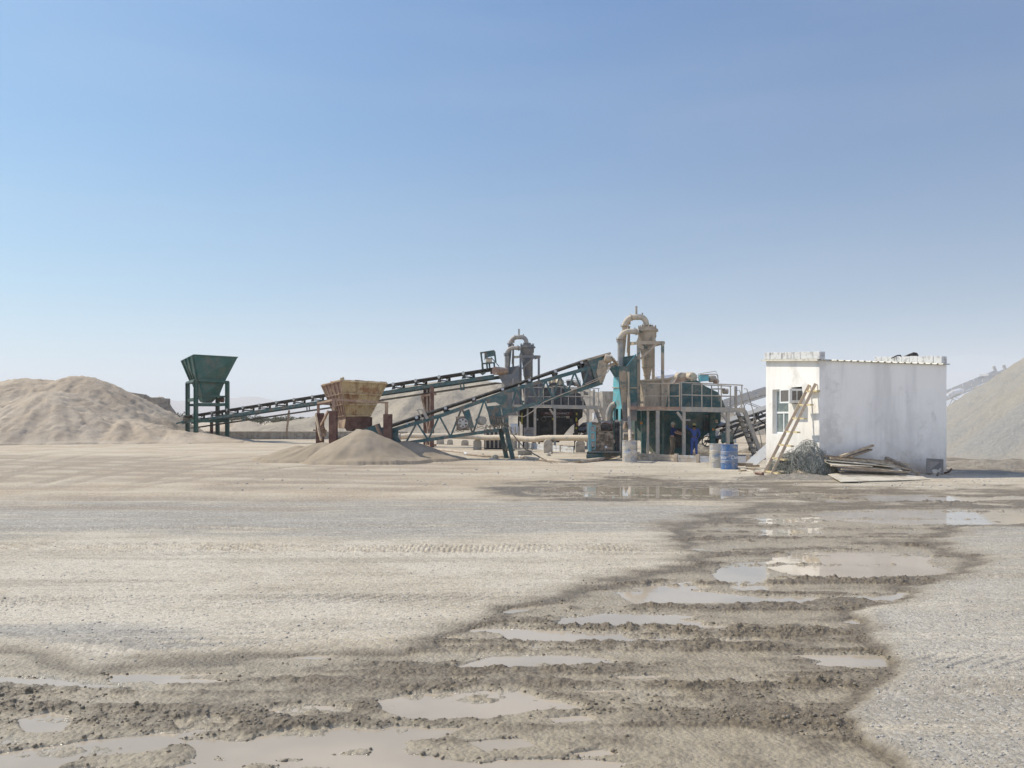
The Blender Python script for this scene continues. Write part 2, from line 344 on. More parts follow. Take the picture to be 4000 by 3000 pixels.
PUD = [pl((1130,1060),(1200,1048),(1400,1045),(1560,1048),(1650,1053),(1630,1068),(1500,1074),(1300,1072),(1180,1068)),
       pl((1650,1068),(1760,1060),(1900,1068),(2040,1070),(2500,1070),(2500,1082),(2040,1084),(1800,1080)),
       pl((1720,1112),(1850,1102),(2045,1103),(2150,1103),(2500,1106),(2500,1128),(2100,1127),(1950,1129),(1800,1123)),
       pl((1630,1117),(1760,1116),(1770,1124),(1640,1126)), pl((1640,1140),(1770,1136),(1775,1148),(1640,1150)),
       pl((1655,1193),(1760,1187),(1900,1192),(2010,1198),(2000,1212),(2060,1230),(1950,1244),(1850,1249),(1720,1240),(1660,1225)),
       pl((1560,1218),(1645,1208),(1668,1240),(1655,1276),(1590,1268),(1545,1248)),
       pl((1330,1274),(1480,1266),(1620,1279),(1770,1282),(1745,1301),(1600,1301),(1480,1300),(1370,1303)),
       pl((1210,1325),(1330,1313),(1450,1316),(1540,1322),(1440,1342),(1300,1352),(1195,1346)),
       pl((1050,1388),(1200,1362),(1400,1372),(1480,1388),(1200,1401),(1080,1404)),
       pl((970,1430),(1060,1407),(1300,1411),(1340,1425),(1120,1438),(1060,1462),(980,1482),(955,1462)),
       pl((800,1502),(950,1476),(1100,1472),(1190,1500),(1050,1542),(900,1552),(815,1532)),
       pl((560,1522),(680,1508),(775,1514),(765,1537),(640,1548)),
       pl((345,1546),(440,1536),(525,1546),(490,1572),(395,1578)),
       pl((30,1545),(110,1522),(170,1538),(135,1572),(45,1578)),
       pl((0,1612),(120,1598),(300,1576),(430,1588),(330,1612),(180,1622),(110,1650),(-60,1655)),
       pl((450,1612),(600,1588),(725,1600),(645,1624),(500,1634)),
       pl((700,1572),(850,1552),(1010,1560),(945,1590),(800,1604)),
       pl((1000,1590),(1120,1582),(1170,1600),(1050,1616)), pl((1300,1450),(1420,1444),(1460,1456),(1340,1462)),
       pl((1560,1350),(1700,1345),(1730,1352),(1600,1360)), pl((1180,1540),(1260,1534),(1280,1546),(1200,1552)),
       pl((1240,1480),(1350,1476),(1370,1486),(1260,1490)), pl((820,1640),(960,1628),(1040,1640),(940,1659),(840,1662))]
GREY = [pl((-400,1088),(0,1082),(400,1078),(800,1080),(1200,1086),(1500,1090),(1900,1084),(2700,1086),(2700,1120),(1560,1130),(1420,1146),(1250,1150),(1000,1158),(800,1162),(500,1155),(200,1150),(0,1160),(-400,1160)),
        pl((2010,1170),(2212,1140),(2700,1140),(2700,1800),(1960,1800),(1850,1560),(1960,1460),(1900,1380),(1960,1290),(2080,1240),(2120,1205)),
        pl((-400,1350),(300,1345),(700,1370),(700,1395),(330,1420),(0,1392),(-400,1400))]
VS = 2.6
def polydist(px, py, poly):                              # signed: positive inside, in stretched screen units
    P = np.array(poly, float); P[:,1] *= VS; y = py*VS
    out = np.full(px.shape, -1e3)
    x0, x1, y0, y1 = P[:,0].min()-160, P[:,0].max()+160, P[:,1].min()-160, P[:,1].max()+160
    m = (px > x0) & (px < x1) & (y > y0) & (y < y1)
    if not m.any(): return out
    qx = px[m]; qy = y[m]; d = np.full(qx.shape, 1e9); ins = np.zeros(qx.shape, bool); n = len(P)
    for i in range(n):
        ax, ay = P[i]; bx, by = P[(i+1) % n]; ex, ey = bx-ax, by-ay
        t = np.clip(((qx-ax)*ex+(qy-ay)*ey)/(ex*ex+ey*ey), 0, 1)
        d = np.minimum(d, (qx-ax-t*ex)**2+(qy-ay-t*ey)**2)
        c = ((ay > qy) != (by > qy))
        ins ^= c & (qx < (bx-ax)*(qy-ay)/(by-ay if by != ay else 1e-9)+ax)
    out[m] = np.where(ins, 1, -1)*np.sqrt(d)
    return out
def spoly(px, py, polys):
    r = np.full(px.shape, -1e3)
    for p in polys: r = np.maximum(r, polydist(px, py, p))
    return r
WATER_Z = -0.030
def ground(x, y, masks=False):
    Y = np.maximum(y, 2.5); px = CX + x/Y*F; py = HY + EYE*F/Y
    lo = fbm(x*.25, y*.25, 1, 3); me = fbm(x*1.1, y*1.4, 5, 4); hi = fbm(x*5, y*5, 11, 4, .6); vh = fbm(x*19, y*19, 21, 3, .65)
    rut = fbm(x*.22, y*3.0, 31, 4, .6)                   # wheel ruts running left to right
    jx = fbm(x*1.3, y*2.6, 41, 5, .6); 
    wob = jx*60 + hi*30 + vh*12 + 70*fbm(x*.55+3, y*1.7, 97, 3)
    wd = spoly(px, py, WET) + wob
    pool = fbm(x*.75, y*1.9, 91, 4, .5)
    pd = spoly(px, py, PUD) + (jx*60 + hi*30 + vh*12)*.60 + rut*26 - 12 + 16*sst(2360, 2290, py)
    pd = np.maximum(pd, np.where(py > 2250, (pool-.22+.09*sst(2500, 2750, py))*330+hi*18, -1e3))
    gd = np.maximum.reduce([spoly(px, py, GREY[:1]), spoly(px, py, GREY[1:2])+60, spoly(px, py, GREY[2:])-45]) + rut*70 + jx*30
    wet = sst(-55, 50, wd); pud = sst(-10, 16, pd)*sst(-30, 10, wd+20); grey = sst(-30, 40, gd)*(1-.45*sst(3300, 3600, px+(py-2300)*.3)*sst(2080, 2140, py))
    far = sst(60, 90, y); rl = sst(.14, .40, fbm(x*.30+.1*me, y*3.4, 95, 3)); pud = pud*sst(0, 45, wd)*(1-.85*rl*sst(2290, 2370, py))
    h = .012 + lo*.010 + me*.008 + hi*.005*(1-.5*far) + vh*.0035
    h += rut*(.014+.012*sst(5, 12, y))*(1-wet)
    # crossing vehicle tracks on the sandy left side
    tr = np.zeros_like(x)
    for k in range(9):
        cy = 17.5 + k*1.9 + .05*(k*1.7+4)*(-x)*.35 + .6*np.sin(x*.13+k)
        for w in (-.9, .9):
            dd = np.abs(y-cy-w-.25*vn(x*.4, x*0+k, 3)); tr += np.exp(-(dd/(.30+.012*cy))**2)*sst(3, -3, x+.2*k)*(.6+.4*vn(x*.7, x*0+k, 4))
    for x0, a, b2 in ((-15.0, -.10, .020), (-12.5, .05, .030), (-16.5, -.35, .012), (-9.0, .30, .02), (-19, .1, .015)):
        for w in (-.95, .95):
            xc = x0 + a*(y-25) + b2*(y-33)**2*.5 + w; dd = np.abs(x-xc); tr += .9*np.exp(-(dd/.24)**4)*sst(20, 24, y)*sst(46, 38, y)*(.7+.3*vn(y*.8, y*0+x0, 6))
    h -= .05*np.clip(tr, 0, 1.3)*(1-wet)
    # deep lugged tyre track
    for c0, sl, wd_, amp, per, x0, x1, sd in ((11.33, -.012, .36, 1.8, .27, -9, 1.5, 0), (8.3, .05, .22, .45, .16, -9, .4, 1), (6.6, .03, .20, .40, .15, -9, -.8, 2), (13.6, .02, .30, .5, .22, -9, 9, 3),
                                               (9.6, -.03, .24, .5, .18, 3.2, 9, 4), (6.2, -.06, .22, .45, .16, 2.6, 9, 5), (5.4, .02, .2, .5, .15, -4, 4, 6)):
        c = c0 + sl*x + .05*np.sin(x*.9+sd); dy = y-c; on = sst(wd_, wd_*.75, np.abs(dy))*sst(x0, x0+.6, x)*sst(x1+.5, x1-.3, x)*amp*(.75+.5*vn(x*1.1, x*0+sd, 8))
        lug = np.cos((x + dy*(1.4 if sd % 2 == 0 else -1.2) + .06*me)*2*pi/per)
        if sd in (0, 3): tr = tr + on*sst(.3, -.4, lug)*.55
        h += (1-.6*wet)*(on*(-.018 + .030*sst(-.1, .6, lug) + .014*hi) + amp*np.exp(-((np.abs(dy)-wd_-.02)/.06)**2)*.010*sst(x0, x0+.6, x)*sst(x1+.5, x1-.3, x))
    # wet zone: churned mud, clods and ridges
    clod = np.clip(fbm(x*9, y*9, 51, 4, .66)+.10, 0, 1)
    ridge = np.clip(fbm(x*.55, y*2.8, 61, 4, .6)+.05, 0, 1)
    rim = np.exp(-((wd-26)/26.0)**2)
    hw = -.0195 + rl*.018*(.5+clod*2) + me*.011 + hi*.010 + vh*.006 + rut*.010 + clod*ridge*.065 + ridge*.016
    h = h*(1-wet) + hw*wet - pud*.026
    h = np.where((wet < .02) & (pud < .02), np.maximum(h, -.018), h)
    h += sst(95, 200, y)*.0
    if masks: return h, wet, grey, pud, tr*(1-wet), px, wd
    return h
def build_ground():
    py = np.arange(3190.0, 1702.0, -2.1); ys = EYE*F/(py-HY)
    ys = np.concatenate([np.array([-14,-8,-4,-1,1,2.2,3.0]), ys, np.geomspace(ys[-1]*1.02, 5200, 60)])
    s = np.concatenate([[-9,-4,-2.2,-1.5,-1.15,-.95,-.82,-.74,-.69], np.linspace(-.66, .66, 1080), [.69,.74,.82,.95,1.15,1.5,2.2,4,9]])
    YY, S = np.meshgrid(ys, s, indexing='ij'); XX = np.clip(S*np.maximum(YY, 4.0), -5200, 5200)
    h, wet, grey, pud, tr, px, wd = ground(XX.ravel(), YY.ravel(), True)
    nr, nc = YY.shape
    co = np.stack([XX.ravel(), YY.ravel(), h], 1).astype(np.float32)
    idx = np.arange(nr*nc).reshape(nr, nc)
    q = np.stack([idx[:-1,:-1], idx[:-1,1:], idx[1:,1:], idx[1:,:-1]], -1).reshape(-1, 4)
    me = bpy.data.meshes.new('ground'); me.vertices.add(len(co)); me.vertices.foreach_set('co', co.ravel())
    me.loops.add(q.size); me.loops.foreach_set('vertex_index', q.ravel().astype(np.int32)); me.polygons.add(len(q))
    me.polygons.foreach_set('loop_start', (np.arange(len(q))*4).astype(np.int32)); me.polygons.foreach_set('loop_total', np.full(len(q), 4, np.int32))
    me.polygons.foreach_set('use_smooth', np.ones(len(q), bool)); me.update(calc_edges=True)
    X = XX.ravel(); Y = YY.ravel()
    sandy = sst(13.5, 20, Y)*(1-.75*sst(-1, 7, X)*(1-sst(34, 40, Y)))         # sandier away from the gravelled yard
    for nm, a in (('wet', np.clip(np.maximum(wd/240+.5, pud), 0, 1)), ('grey', grey), ('sandy', sandy), ('track', np.clip(tr, 0, 1)), ('mudh', np.clip((h+.034)/.034, 0, 1)*.8+.35*np.exp(-((wd-25)/40)**2))):
        at = me.attributes.new(nm, 'FLOAT', 'POINT'); at.data.foreach_set('value', a.astype(np.float32))
    m, t, b = mat_new('yard_ground')
    g = nd(t, 'ShaderNodeNewGeometry').outputs['Position']
    A = {k: nd(t, 'ShaderNodeAttribute', attribute_name=k).outputs['Fac'] for k in ('wet', 'grey', 'sandy', 'track', 'mudh')}
    n_big = noise(t, g, .35, 5, .6); n_st = noise(t, g, 1.0, 6, .65, (.35, 2.6, 1)); n_f = noise(t, g, 22, 6, .75); n_g = noise(t, g, 70, 3, .8)
    dry = mixc(t, ramp(t, n_st, .38, .62), (.57,.50,.395), (.46,.40,.31))
    dry = mixc(t, ramp(t, n_big, .42, .60), dry, (.61,.55,.455))
    sand = mixc(t, ramp(t, n_st, .36, .64), (.54,.44,.32), (.41,.325,.23))
    sand = mixc(t, ramp(t, n_big, .40, .62), sand, (.58,.50,.385))
    n_lr = noise(t, g, 1.0, 5, .62, (.14, 1.5, 1))
    dry = mixc(t, mul(t, ramp(t, n_lr, .50, .66), .75), dry, (.38,.33,.26))
    base = mixc(t, A['sandy'], dry, sand)
    gr = mixc(t, ramp(t, n_st, .40, .60), (.215,.205,.19), (.40,.375,.335))
    base = mixc(t, mul(t, A['grey'], ramp(t, n_st, .30, .56)), base, gr)
    base = mixc(t, mul(t, A['track'], .7), base, (.25,.195,.14))
    # stones: light and dark grains, the dark ones also painting in shaded sides
    vo2 = nd(t, 'ShaderNodeTexVoronoi', Scale=95.0); t.links.new(g, vo2.inputs['Vector'])
    h2 = nd(t, 'ShaderNodeSeparateColor'); t.links.new(vo2.outputs['Color'], h2.inputs[0])
    base = mixc(t, mul(t, ramp(t, h2.outputs[0], .60, .90), .38), base, (.22,.20,.175))
    vo = nd(t, 'ShaderNodeTexVoronoi', Scale=34.0); t.links.new(g, vo.inputs['Vector'])
    hs = nd(t, 'ShaderNodeSeparateColor'); t.links.new(vo.outputs['Color'], hs.inputs[0])
    gm = ramp(t, hs.outputs[0], .55, .95); gm2 = ramp(t, hs.outputs[1], .60, .97)
    base = mixc(t, mul(t, gm, .42), base, (.20,.185,.17)); base = mixc(t, mul(t, gm2, .40), base, (.64,.60,.54))
    wa = nd(t, 'ShaderNodeMath', operation='ADD'); wa2 = nd(t, 'ShaderNodeMath', operation='ADD'); t.links.new(A['wet'], wa.inputs[0]); t.links.new(mul(t, n_st, .44), wa.inputs[1])
    t.links.new(wa.outputs[0], wa2.inputs[0]); t.links.new(mul(t, n_f, .26), wa2.inputs[1])
    WETF = ramp(t, wa2.outputs[0], .68, .98); DAMP = ramp(t, wa2.outputs[0], .40, .80)
    base = mixc(t, mul(t, DAMP, .40), base, (.27,.225,.165))
    mud = mixc(t, ramp(t, n_f, .35, .65), (.13,.10,.065), (.235,.19,.13))
    silt = mixc(t, ramp(t, n_f, .3, .7), (.33,.275,.195), (.42,.355,.26))
    mh = nd(t, 'ShaderNodeMath', operation='ADD'); t.links.new(A['mudh'], mh.inputs[0]); t.links.new(mul(t, n_st, .5), mh.inputs[1])
    mud = mixc(t, ramp(t, mh.outputs[0], .54, 1.0), silt, mud)  # raised mud mixed darker, partly clod shadow put into the colour
    SHORE = ramp(t, A['mudh'], .34, .10)
    mud = mixc(t, SHORE, mud, mixc(t, ramp(t, n_f, .3, .7), (.35,.305,.235), (.43,.375,.29)))
    base = mixc(t, WETF, base, mud)
    base = mixc(t, mul(t, ramp(t, n_g, .5, .75), .25), base, (.12,.105,.09))
    tint = nd(t, 'ShaderNodeMix', data_type='RGBA', blend_type='MULTIPLY'); tint.inputs[0].default_value = 1; t.links.new(base, tint.inputs[6]); tint.inputs[7].default_value = (1.0, .975, .922, 1)
    t.links.new(tint.outputs[2], b.inputs['Base Color'])
    r = nd(t, 'ShaderNodeMapRange'); t.links.new(WETF, r.inputs[0]); r.inputs['To Min'].default_value = .95; r.inputs['To Max'].default_value = .42
    sm = nd(t, 'ShaderNodeMath', operation='SUBTRACT', use_clamp=True); t.links.new(r.outputs[0], sm.inputs[0]); t.links.new(mul(t, mul(t, SHORE, WETF), .30), sm.inputs[1])
    t.links.new(sm.outputs[0], b.inputs['Roughness']); b.inputs['Specular IOR Level'].default_value = .35
    bp = nd(t, 'ShaderNodeBump'); bp.inputs['Strength'].default_value = .8; bp.inputs['Distance'].default_value = .022
    ad = nd(t, 'ShaderNodeMath', operation='ADD'); t.links.new(n_f, ad.inputs[0]); t.links.new(mul(t, vo.outputs['Distance'], -.55), ad.inputs[1])
    t.links.new(ad.outputs[0], bp.inputs['Height']); t.links.new(bp.outputs[0], b.inputs['Normal'])
    me.materials.append(m)
    o = bpy.data.objects.new('ground', me); COL.objects.link(o); tag(o, 'dry pale yard ground with dark churned mud', kind='structure')
build_ground()
# standing water in the hollows
m, t, b = mat_new('muddy_water')
g = nd(t, 'ShaderNodeNewGeometry').outputs['Position']
t.links.new(mixc(t, ramp(t, noise(t, g, .8, 4, .5), .4, .6), (.45,.372,.275), (.375,.312,.232)), b.inputs['Base Color'])
b.inputs['Roughness'].default_value = .03; b.inputs['IOR'].default_value = 1.33; b.inputs['Specular IOR Level'].default_value = .5
bp = nd(t, 'ShaderNodeBump'); bp.inputs['Strength'].default_value = .06; bp.inputs['Distance'].default_value = .01
t.links.new(noise(t, g, 5, 3, .5), bp.inputs['Height']); t.links.new(bp.outputs[0], b.inputs['Normal'])
me = bpy.data.meshes.new('puddle_water')
me.from_pydata([(-20,3,WATER_Z),(20,3,WATER_Z),(32,29,WATER_Z),(-6,29,WATER_Z)], [], [(0,1,2,3)]); me.materials.append(m)
o = bpy.data.objects.new('puddle_water', me); COL.objects.link(o); tag(o, 'muddy standing water in the yard puddles', kind='structure')

def gz(x, y): return float(ground(np.array([x]), np.array([y]))[0])
# ------------------------------------------------------------------ loose stones and mud clods
def scatter(name, n, pyr, pxr, smin, smax, mat, label, keep=None, seed=1, flat=.6, power=2.2):
    rs = np.random.RandomState(seed)
    py = rs.uniform(pyr[0], pyr[1], n); px = rs.uniform(pxr[0], pxr[1], n)
    Y = EYE*F/(py-HY); X = (px-CX)/F*Y
    h, wet, grey, pud, tr, _, _ = ground(X, Y, True)
    k = keep(X, Y, wet, grey, pud, rs) if keep is not None else np.ones(n, bool)
    X, Y, h = X[k], Y[k], h[k]; n = len(X)
    base = []; 
    phi = (1+5**.5)/2
    ico = np.array([(-1,phi,0),(1,phi,0),(-1,-phi,0),(1,-phi,0),(0,-1,phi),(0,1,phi),(0,-1,-phi),(0,1,-phi),(phi,0,-1),(phi,0,1),(-phi,0,-1),(-phi,0,1)], float)/1.9
    fa = np.array([(0,11,5),(0,5,1),(0,1,7),(0,7,10),(0,10,11),(1,5,9),(5,11,4),(11,10,2),(10,7,6),(7,1,8),(3,9,4),(3,4,2),(3,2,6),(3,6,8),(3,8,9),(4,9,5),(2,4,11),(6,2,10),(8,6,7),(9,8,1)])
    sz = smin*(smax/smin)**(rs.rand(n)**power)
    V = ico[None]*(1+rs.uniform(-.28, .28, (n, 12, 1)))*rs.uniform(.7, 1.3, (n, 1, 3))*sz[:,None,None]
    V[:,:,2] *= flat; a = rs.uniform(0, 2*pi, n); ca, sa = np.cos(a)[:,None], np.sin(a)[:,None]
    x = V[:,:,0]*ca-V[:,:,1]*sa+X[:,None]; y = V[:,:,0]*sa+V[:,:,1]*ca+Y[:,None]; z = V[:,:,2]+(h+sz*.25*flat)[:,None]
    co = np.stack([x, y, z], -1).reshape(-1, 3).astype(np.float32)
    fs = (fa[None]+np.arange(n)[:,None,None]*12).reshape(-1, 3).astype(np.int32)
    me = bpy.data.meshes.new(name); me.vertices.add(len(co)); me.vertices.foreach_set('co', co.ravel())
    me.loops.add(fs.size); me.loops.foreach_set('vertex_index', fs.ravel()); me.polygons.add(len(fs))
    me.polygons.foreach_set('loop_start', (np.arange(len(fs))*3).astype(np.int32)); me.polygons.foreach_set('loop_total', np.full(len(fs), 3, np.int32))
    me.update(calc_edges=True); me.materials.append(mat)
    o = bpy.data.objects.new(name, me); COL.objects.link(o); tag(o, label, kind='stuff')
scatter('gravel', 17000, (1960, 3080), (-300, 4300), .003, .014, M['pebble'], 'loose gravel scattered over the dry yard',
        lambda X, Y, w, g, p, rs: (w < .3) & (rs.rand(len(X)) < .45+.5*g), 3)
scatter('far_gravel', 5200, (1790, 1915), (700, 4100), .008, .05, M['pebble'], 'loose stones on the pale strip before the machines',
        lambda X, Y, w, g, p, rs: (w < .3) & (rs.rand(len(X)) < .15+.85*sst(-3, 4, X)*sst(-.1, .3, fbm(X*.8, Y*.8, 77, 3))), 4, .6, 3.0)
scatter('mud_clods', 26000, (1890, 3080), (-300, 4300), .003, .015, M['clod'], 'clods of wet mud along the puddle edges',
        lambda X, Y, w, g, p, rs: (w > .25) & (p < .35) & (rs.rand(len(X)) < .02+.98*sst(.05, .35, fbm(X*.55, Y*2.8, 61, 4, .6)+.05)), 5, .8, 2.0)

scatter('shore_clods', 26000, (2080, 3080), (-300, 4100), .003, .013, M['clod'], 'small crumbs of mud stippling the edges of the puddles',
        lambda X, Y, w, g, p, rs: (w > .5) & (p > .05) & (p < .85) & (rs.rand(len(X)) < .9), 8, .8, 1.8)

# ------------------------------------------------------------------ heaps
def heap(name, mat, label, cat, hf, x0, x1, y0, y1, res, group=None):
    nx = int((x1-x0)/res)+1; ny = int((y1-y0)/res)+1
    XX, YY = np.meshgrid(np.linspace(x0, x1, nx), np.linspace(y0, y1, ny), indexing='ij')
    h = hf(XX.ravel(), YY.ravel()); h = np.maximum(h, -.25)
    cx, cy = (x0+x1)/2, (y0+y1)/2
    idx = np.arange(nx*ny).reshape(nx, ny)
    q = np.stack([idx[:-1,:-1], idx[1:,:-1], idx[1:,1:], idx[:-1,1:]], -1).reshape(-1, 4)
    q = q[(h[q] > -.24).any(axis=1)]
    used = np.unique(q); rm = np.zeros(nx*ny, int); rm[used] = np.arange(len(used)); q = rm[q]
    co = np.stack([XX.ravel()-cx, YY.ravel()-cy, h], 1)[used]
    me = bpy.data.meshes.new(name); me.from_pydata(co.tolist(), [], q.tolist()); me.materials.append(mat)
    me.polygons.foreach_set('use_smooth', [True]*len(me.polygons)); me.update()
    o = bpy.data.objects.new(name, me); COL.objects.link(o); o.location = (cx, cy, 0)
    return tag(o, label, cat, group)
def cone(x, y, cx, cy, h, r, tip=.6, gul=0, seed=0, sx=1.0, sy=1.0):
    dx = (x-cx)/sx; dy = (y-cy)/sy; d = np.sqrt(dx*dx+dy*dy+tip*tip)-tip
    a = np.arctan2(dy, dx)
    g = gul*fbm(a*5, d*.12, seed+90, 4, .6)*np.minimum(d/(.35*r), 1)
    hh = h*(1-d/r) + g
    return np.where(hh < .25, .25-(.25-hh)*.55, hh) - .0 - np.where(hh < 0, .1, 0)
# sand heap at the far left: several tipped loads grown together
def hf(x, y):
    h = cone(x, y, -35.7, 70.0, 5.4, 9.3, 1.5, .45, 1)
    h = np.maximum(h, cone(x, y, -39.8, 70, 5.15, 11.0, 2.4, .5, 2))
    h = np.maximum(h, cone(x, y, -35.6, 65.6, 4.0, 8.6, 1.4, .5, 3))
    h = np.maximum(h, cone(x, y, -42.5, 65.0, 3.9, 9.0, 1.4, .8, 4))
    h = np.maximum(h, cone(x, y, -46.5, 69, 4.9, 11, 2.0, .5, 5))
    h = np.maximum(h, cone(x, y, -29.6, 64.8, 1.8, 5.4, 1.2, .4, 6))
    h = np.maximum(h, cone(x, y, -26.0, 63.8, .9, 4.6, 1.4, .3, 7, 1.2, .8))
    q = np.clip(h, 0, 1)
    return h + .18*fbm(x*.6, y*.6, 8, 5, .66)*q + .16*np.clip(fbm(x*2.2, y*2.2, 9, 5, .7)-.02, 0, 1)*q + .11*fbm(x*2.6, y*2.6, 19, 3, .7)*q + .12*sst(.5, 0, h)*fbm(x*.9, y*.9, 10, 4)- .05
heap('sand_pile', M['sandpile'], 'big lumpy brown sand pile at the far left edge', 'sand pile', hf, -60, -18, 52, 84, .16)
def hf(x, y):
    h = cone(x, y, -6.03, 34.6, 1.36, 2.35, .22, .03, 11, 1.1, .95)+.10*fbm(x*1.5, y*1.5, 13, 4)
    return h + .02*fbm(x*4, y*4, 12, 4)*np.clip(h*3, 0, 1) - .03
heap('sand_pile', M['finesand'], 'smooth grey-brown sand cone spilled in front of the rusty hopper', 'sand pile', hf, -9, 0, 30.5, 39, .07)
def hf(x, y):
    h = np.maximum(cone(x, y, -7.9, 35.4, .80, 2.0, .3, .08, 13, 1.1, .9), cone(x, y, -9.3, 36.8, .62, 1.6, .3, .05, 14))
    return h + .02*fbm(x*4, y*4, 15, 4)*np.clip(h*3, 0, 1) - .03
heap('sand_pile', M['finesand'], 'low sand pile round the left columns of the rusty hopper', 'sand pile', hf, -12, -4, 32, 39.5, .08)
def hf(x, y):
    h = cone(x, y, -4.5, 36.2, .85, 1.9, .3, .08, 16, 1.15, .9)
    return h + .02*fbm(x*4, y*4, 17, 4)*np.clip(h*3, 0, 1) - .03
heap('sand_pile', M['finesand'], 'low sand tail under the lower end of the near conveyor', 'sand pile', hf, -7, 1, 33, 40, .08)
def hf(x, y):
    h = cone(x, y, -9, 104, 6.3, 12, 3.0, .9, 21, 1.3, 1)
    h = np.maximum(h, cone(x, y, -3.5, 106, 6.5, 13, 4.0, 1.0, 22, 1.3, 1))
    h = np.maximum(h, cone(x, y, 4, 104, 6.0, 12, 4, 1.0, 23, 1.3, 1)); h = np.maximum(h, cone(x, y, 12, 104, 5.0, 11, 3, 1.0, 24, 1.3, 1))
    h = np.maximum(h, cone(x, y, 17.5, 101, 5.4, 9, 2, 1.0, 25, 1.3, 1)); h = np.maximum(h, cone(x, y, -17, 103, 3.0, 10, 2, .6, 26, 1.5, 1))
    return h + .25*fbm(x*.7, y*.7, 27, 5, .62)*np.clip(h, 0, 1) - .05
heap('gravel_pile', M['palepile'], 'long pale gravel pile behind the black machine', 'gravel pile', hf, -38, 36, 84, 124, .4)
def hf(x, y):
    h = cone(x, y, 41.6, 42.2, 13.75, 20.6, 1.0, .40, 31)
    return h + (.12*fbm(x*1.3, y*1.3, 33, 4)+.10*fbm(x*5, y*5, 34, 2))*np.clip(h, 0, 1) - .03
heap('gravel_pile', M['gravelp'], 'tall grey gravel cone behind the white hut at the right edge', 'gravel pile', hf, 20, 64, 20, 64, .22)
for (x, y, h, r, lab) in ((13.2, 43.5, .62, 1.3, 'small mud heap behind the stairs of the teal machine'),
                     (9.3, 43.0, .62, 1.2, 'small mud heap under the teal machine')):
    heap('mud_heap', M['rubble'], lab, 'mud heap',
         lambda X, Y, x=x, y=y, h=h, r=r: cone(X, Y, x, y, h, r, .2, .1, 3)+.12*fbm(X*3, Y*3, 5, 4)-.05, x-2.4, x+2.4, y-2.4, y+2.4, .09)
heap('dirt_bank', M['rubble'], 'low brown dirt bank along the foot of the grey gravel cone', 'dirt bank',
     lambda X, Y: .34*np.exp(-((Y-31.0+.12*(X-20))/1.3)**2)*sst(15.8, 17.5, X)+.20*fbm(X*1.6, Y*2.5, 6, 5)*.6-.10+.0*X - .5*sst(1.6, 2.6, np.abs(Y-31+.12*(X-20))), 15, 34, 26, 35, .12)
heap('rubble_strip', M['rubble'], 'low rubble of lumps in front of the netting heap', 'rubble',
     lambda X, Y: .16*np.exp(-((Y-24.9)/.75)**2-((X-8.3)/1.5)**2)+.07*fbm(X*5, Y*5, 6, 4, .7)*np.exp(-((Y-24.9)/.9)**2-((X-8.3)/1.8)**2)-.03, 5.2, 11.2, 23, 26.8, .05)
# distant hills and plain furniture
def hills():
    xs = np.linspace(-5200, 3000, 400); n = len(xs)
    prof = 110+210*np.clip(fbm(xs/700., xs*0, 81, 5, .55)+.15, 0, 1)+25*fbm(xs/130., xs*0+3, 85, 4)
    prof *= .35+.65*sst(-600, -1600, xs); vs = []; fs = []
    rows = [(0, -900, 0), (.45, -500, 1), (1, 0, 2), (.5, 600, 3), (0, 1200, 4)]
    for k, dy, r in rows:
        for i, x in enumerate(xs):
            vs.append((x, 4300+dy+140*float(k > 0)*math.sin(x/170.+r), k*prof[i]*(1+.15*math.sin(x/90.+r*2)) - (2 if k == 0 else 0)))
    for r in range(4):
        for i in range(n-1): a = r*n+i; fs.append((a, a+1, a+n+1, a+n))
    me = bpy.data.meshes.new('hills'); me.from_pydata(vs, [], fs); me.materials.append(M['mountain']); me.update()
    me.polygons.foreach_set('use_smooth', [True]*len(me.polygons))
    o = bpy.data.objects.new('hills', me); COL.objects.link(o); tag(o, 'faint hazy hills on the left horizon', kind='structure')
hills()
def bush(x, y, w, h, label, seed):
    rs = random.Random(seed); o = thing('desert_bush', label, 'bush', (x, y, 0), 'bushes on the far plain')
    tr = MB()
    for k in range(4):
        a = rs.uniform(0, 6.3); tr.tube([(x, y, -.1), (x+cos(a)*w*.12, y+sin(a)*w*.12, h*.35), (x+cos(a)*w*.28, y+sin(a)*w*.28, h*.7)], [.1, .07, .03], 5)
    tr.build('trunk', M['bark'], o)
    cr = MB(); lobes = [(rs.uniform(-.33, .33)*w, rs.uniform(-.3, .3)*w, rs.uniform(.42, .72)*h, rs.uniform(.16, .30)*w) for _ in range(9)]
    for k in range(520):
        lx, ly, lz, lr = rs.choice(lobes); d = Vector((rs.gauss(0,1), rs.gauss(0,1), rs.gauss(0,.6))).normalized()*lr*rs.uniform(.5, 1.05)
        c = Vector((x+lx, y+ly, max(lz+d.z*h/w*1.6, .15)))+Vector((d.x, d.y, 0)); s = .045*w*rs.uniform(.5, 1.3)
        u = Vector((rs.gauss(0,1), rs.gauss(0,1), rs.gauss(0,1))).normalized(); v = u.cross(Vector((rs.gauss(0,1), rs.gauss(0,1), rs.gauss(0,1)))).normalized()
        cr.add([c-u*s, c+v*s*.7, c+u*s, c-v*s*.7], [(0,1,2,3)])
    cr.build('crown', M['leaf'], o, smooth=0)
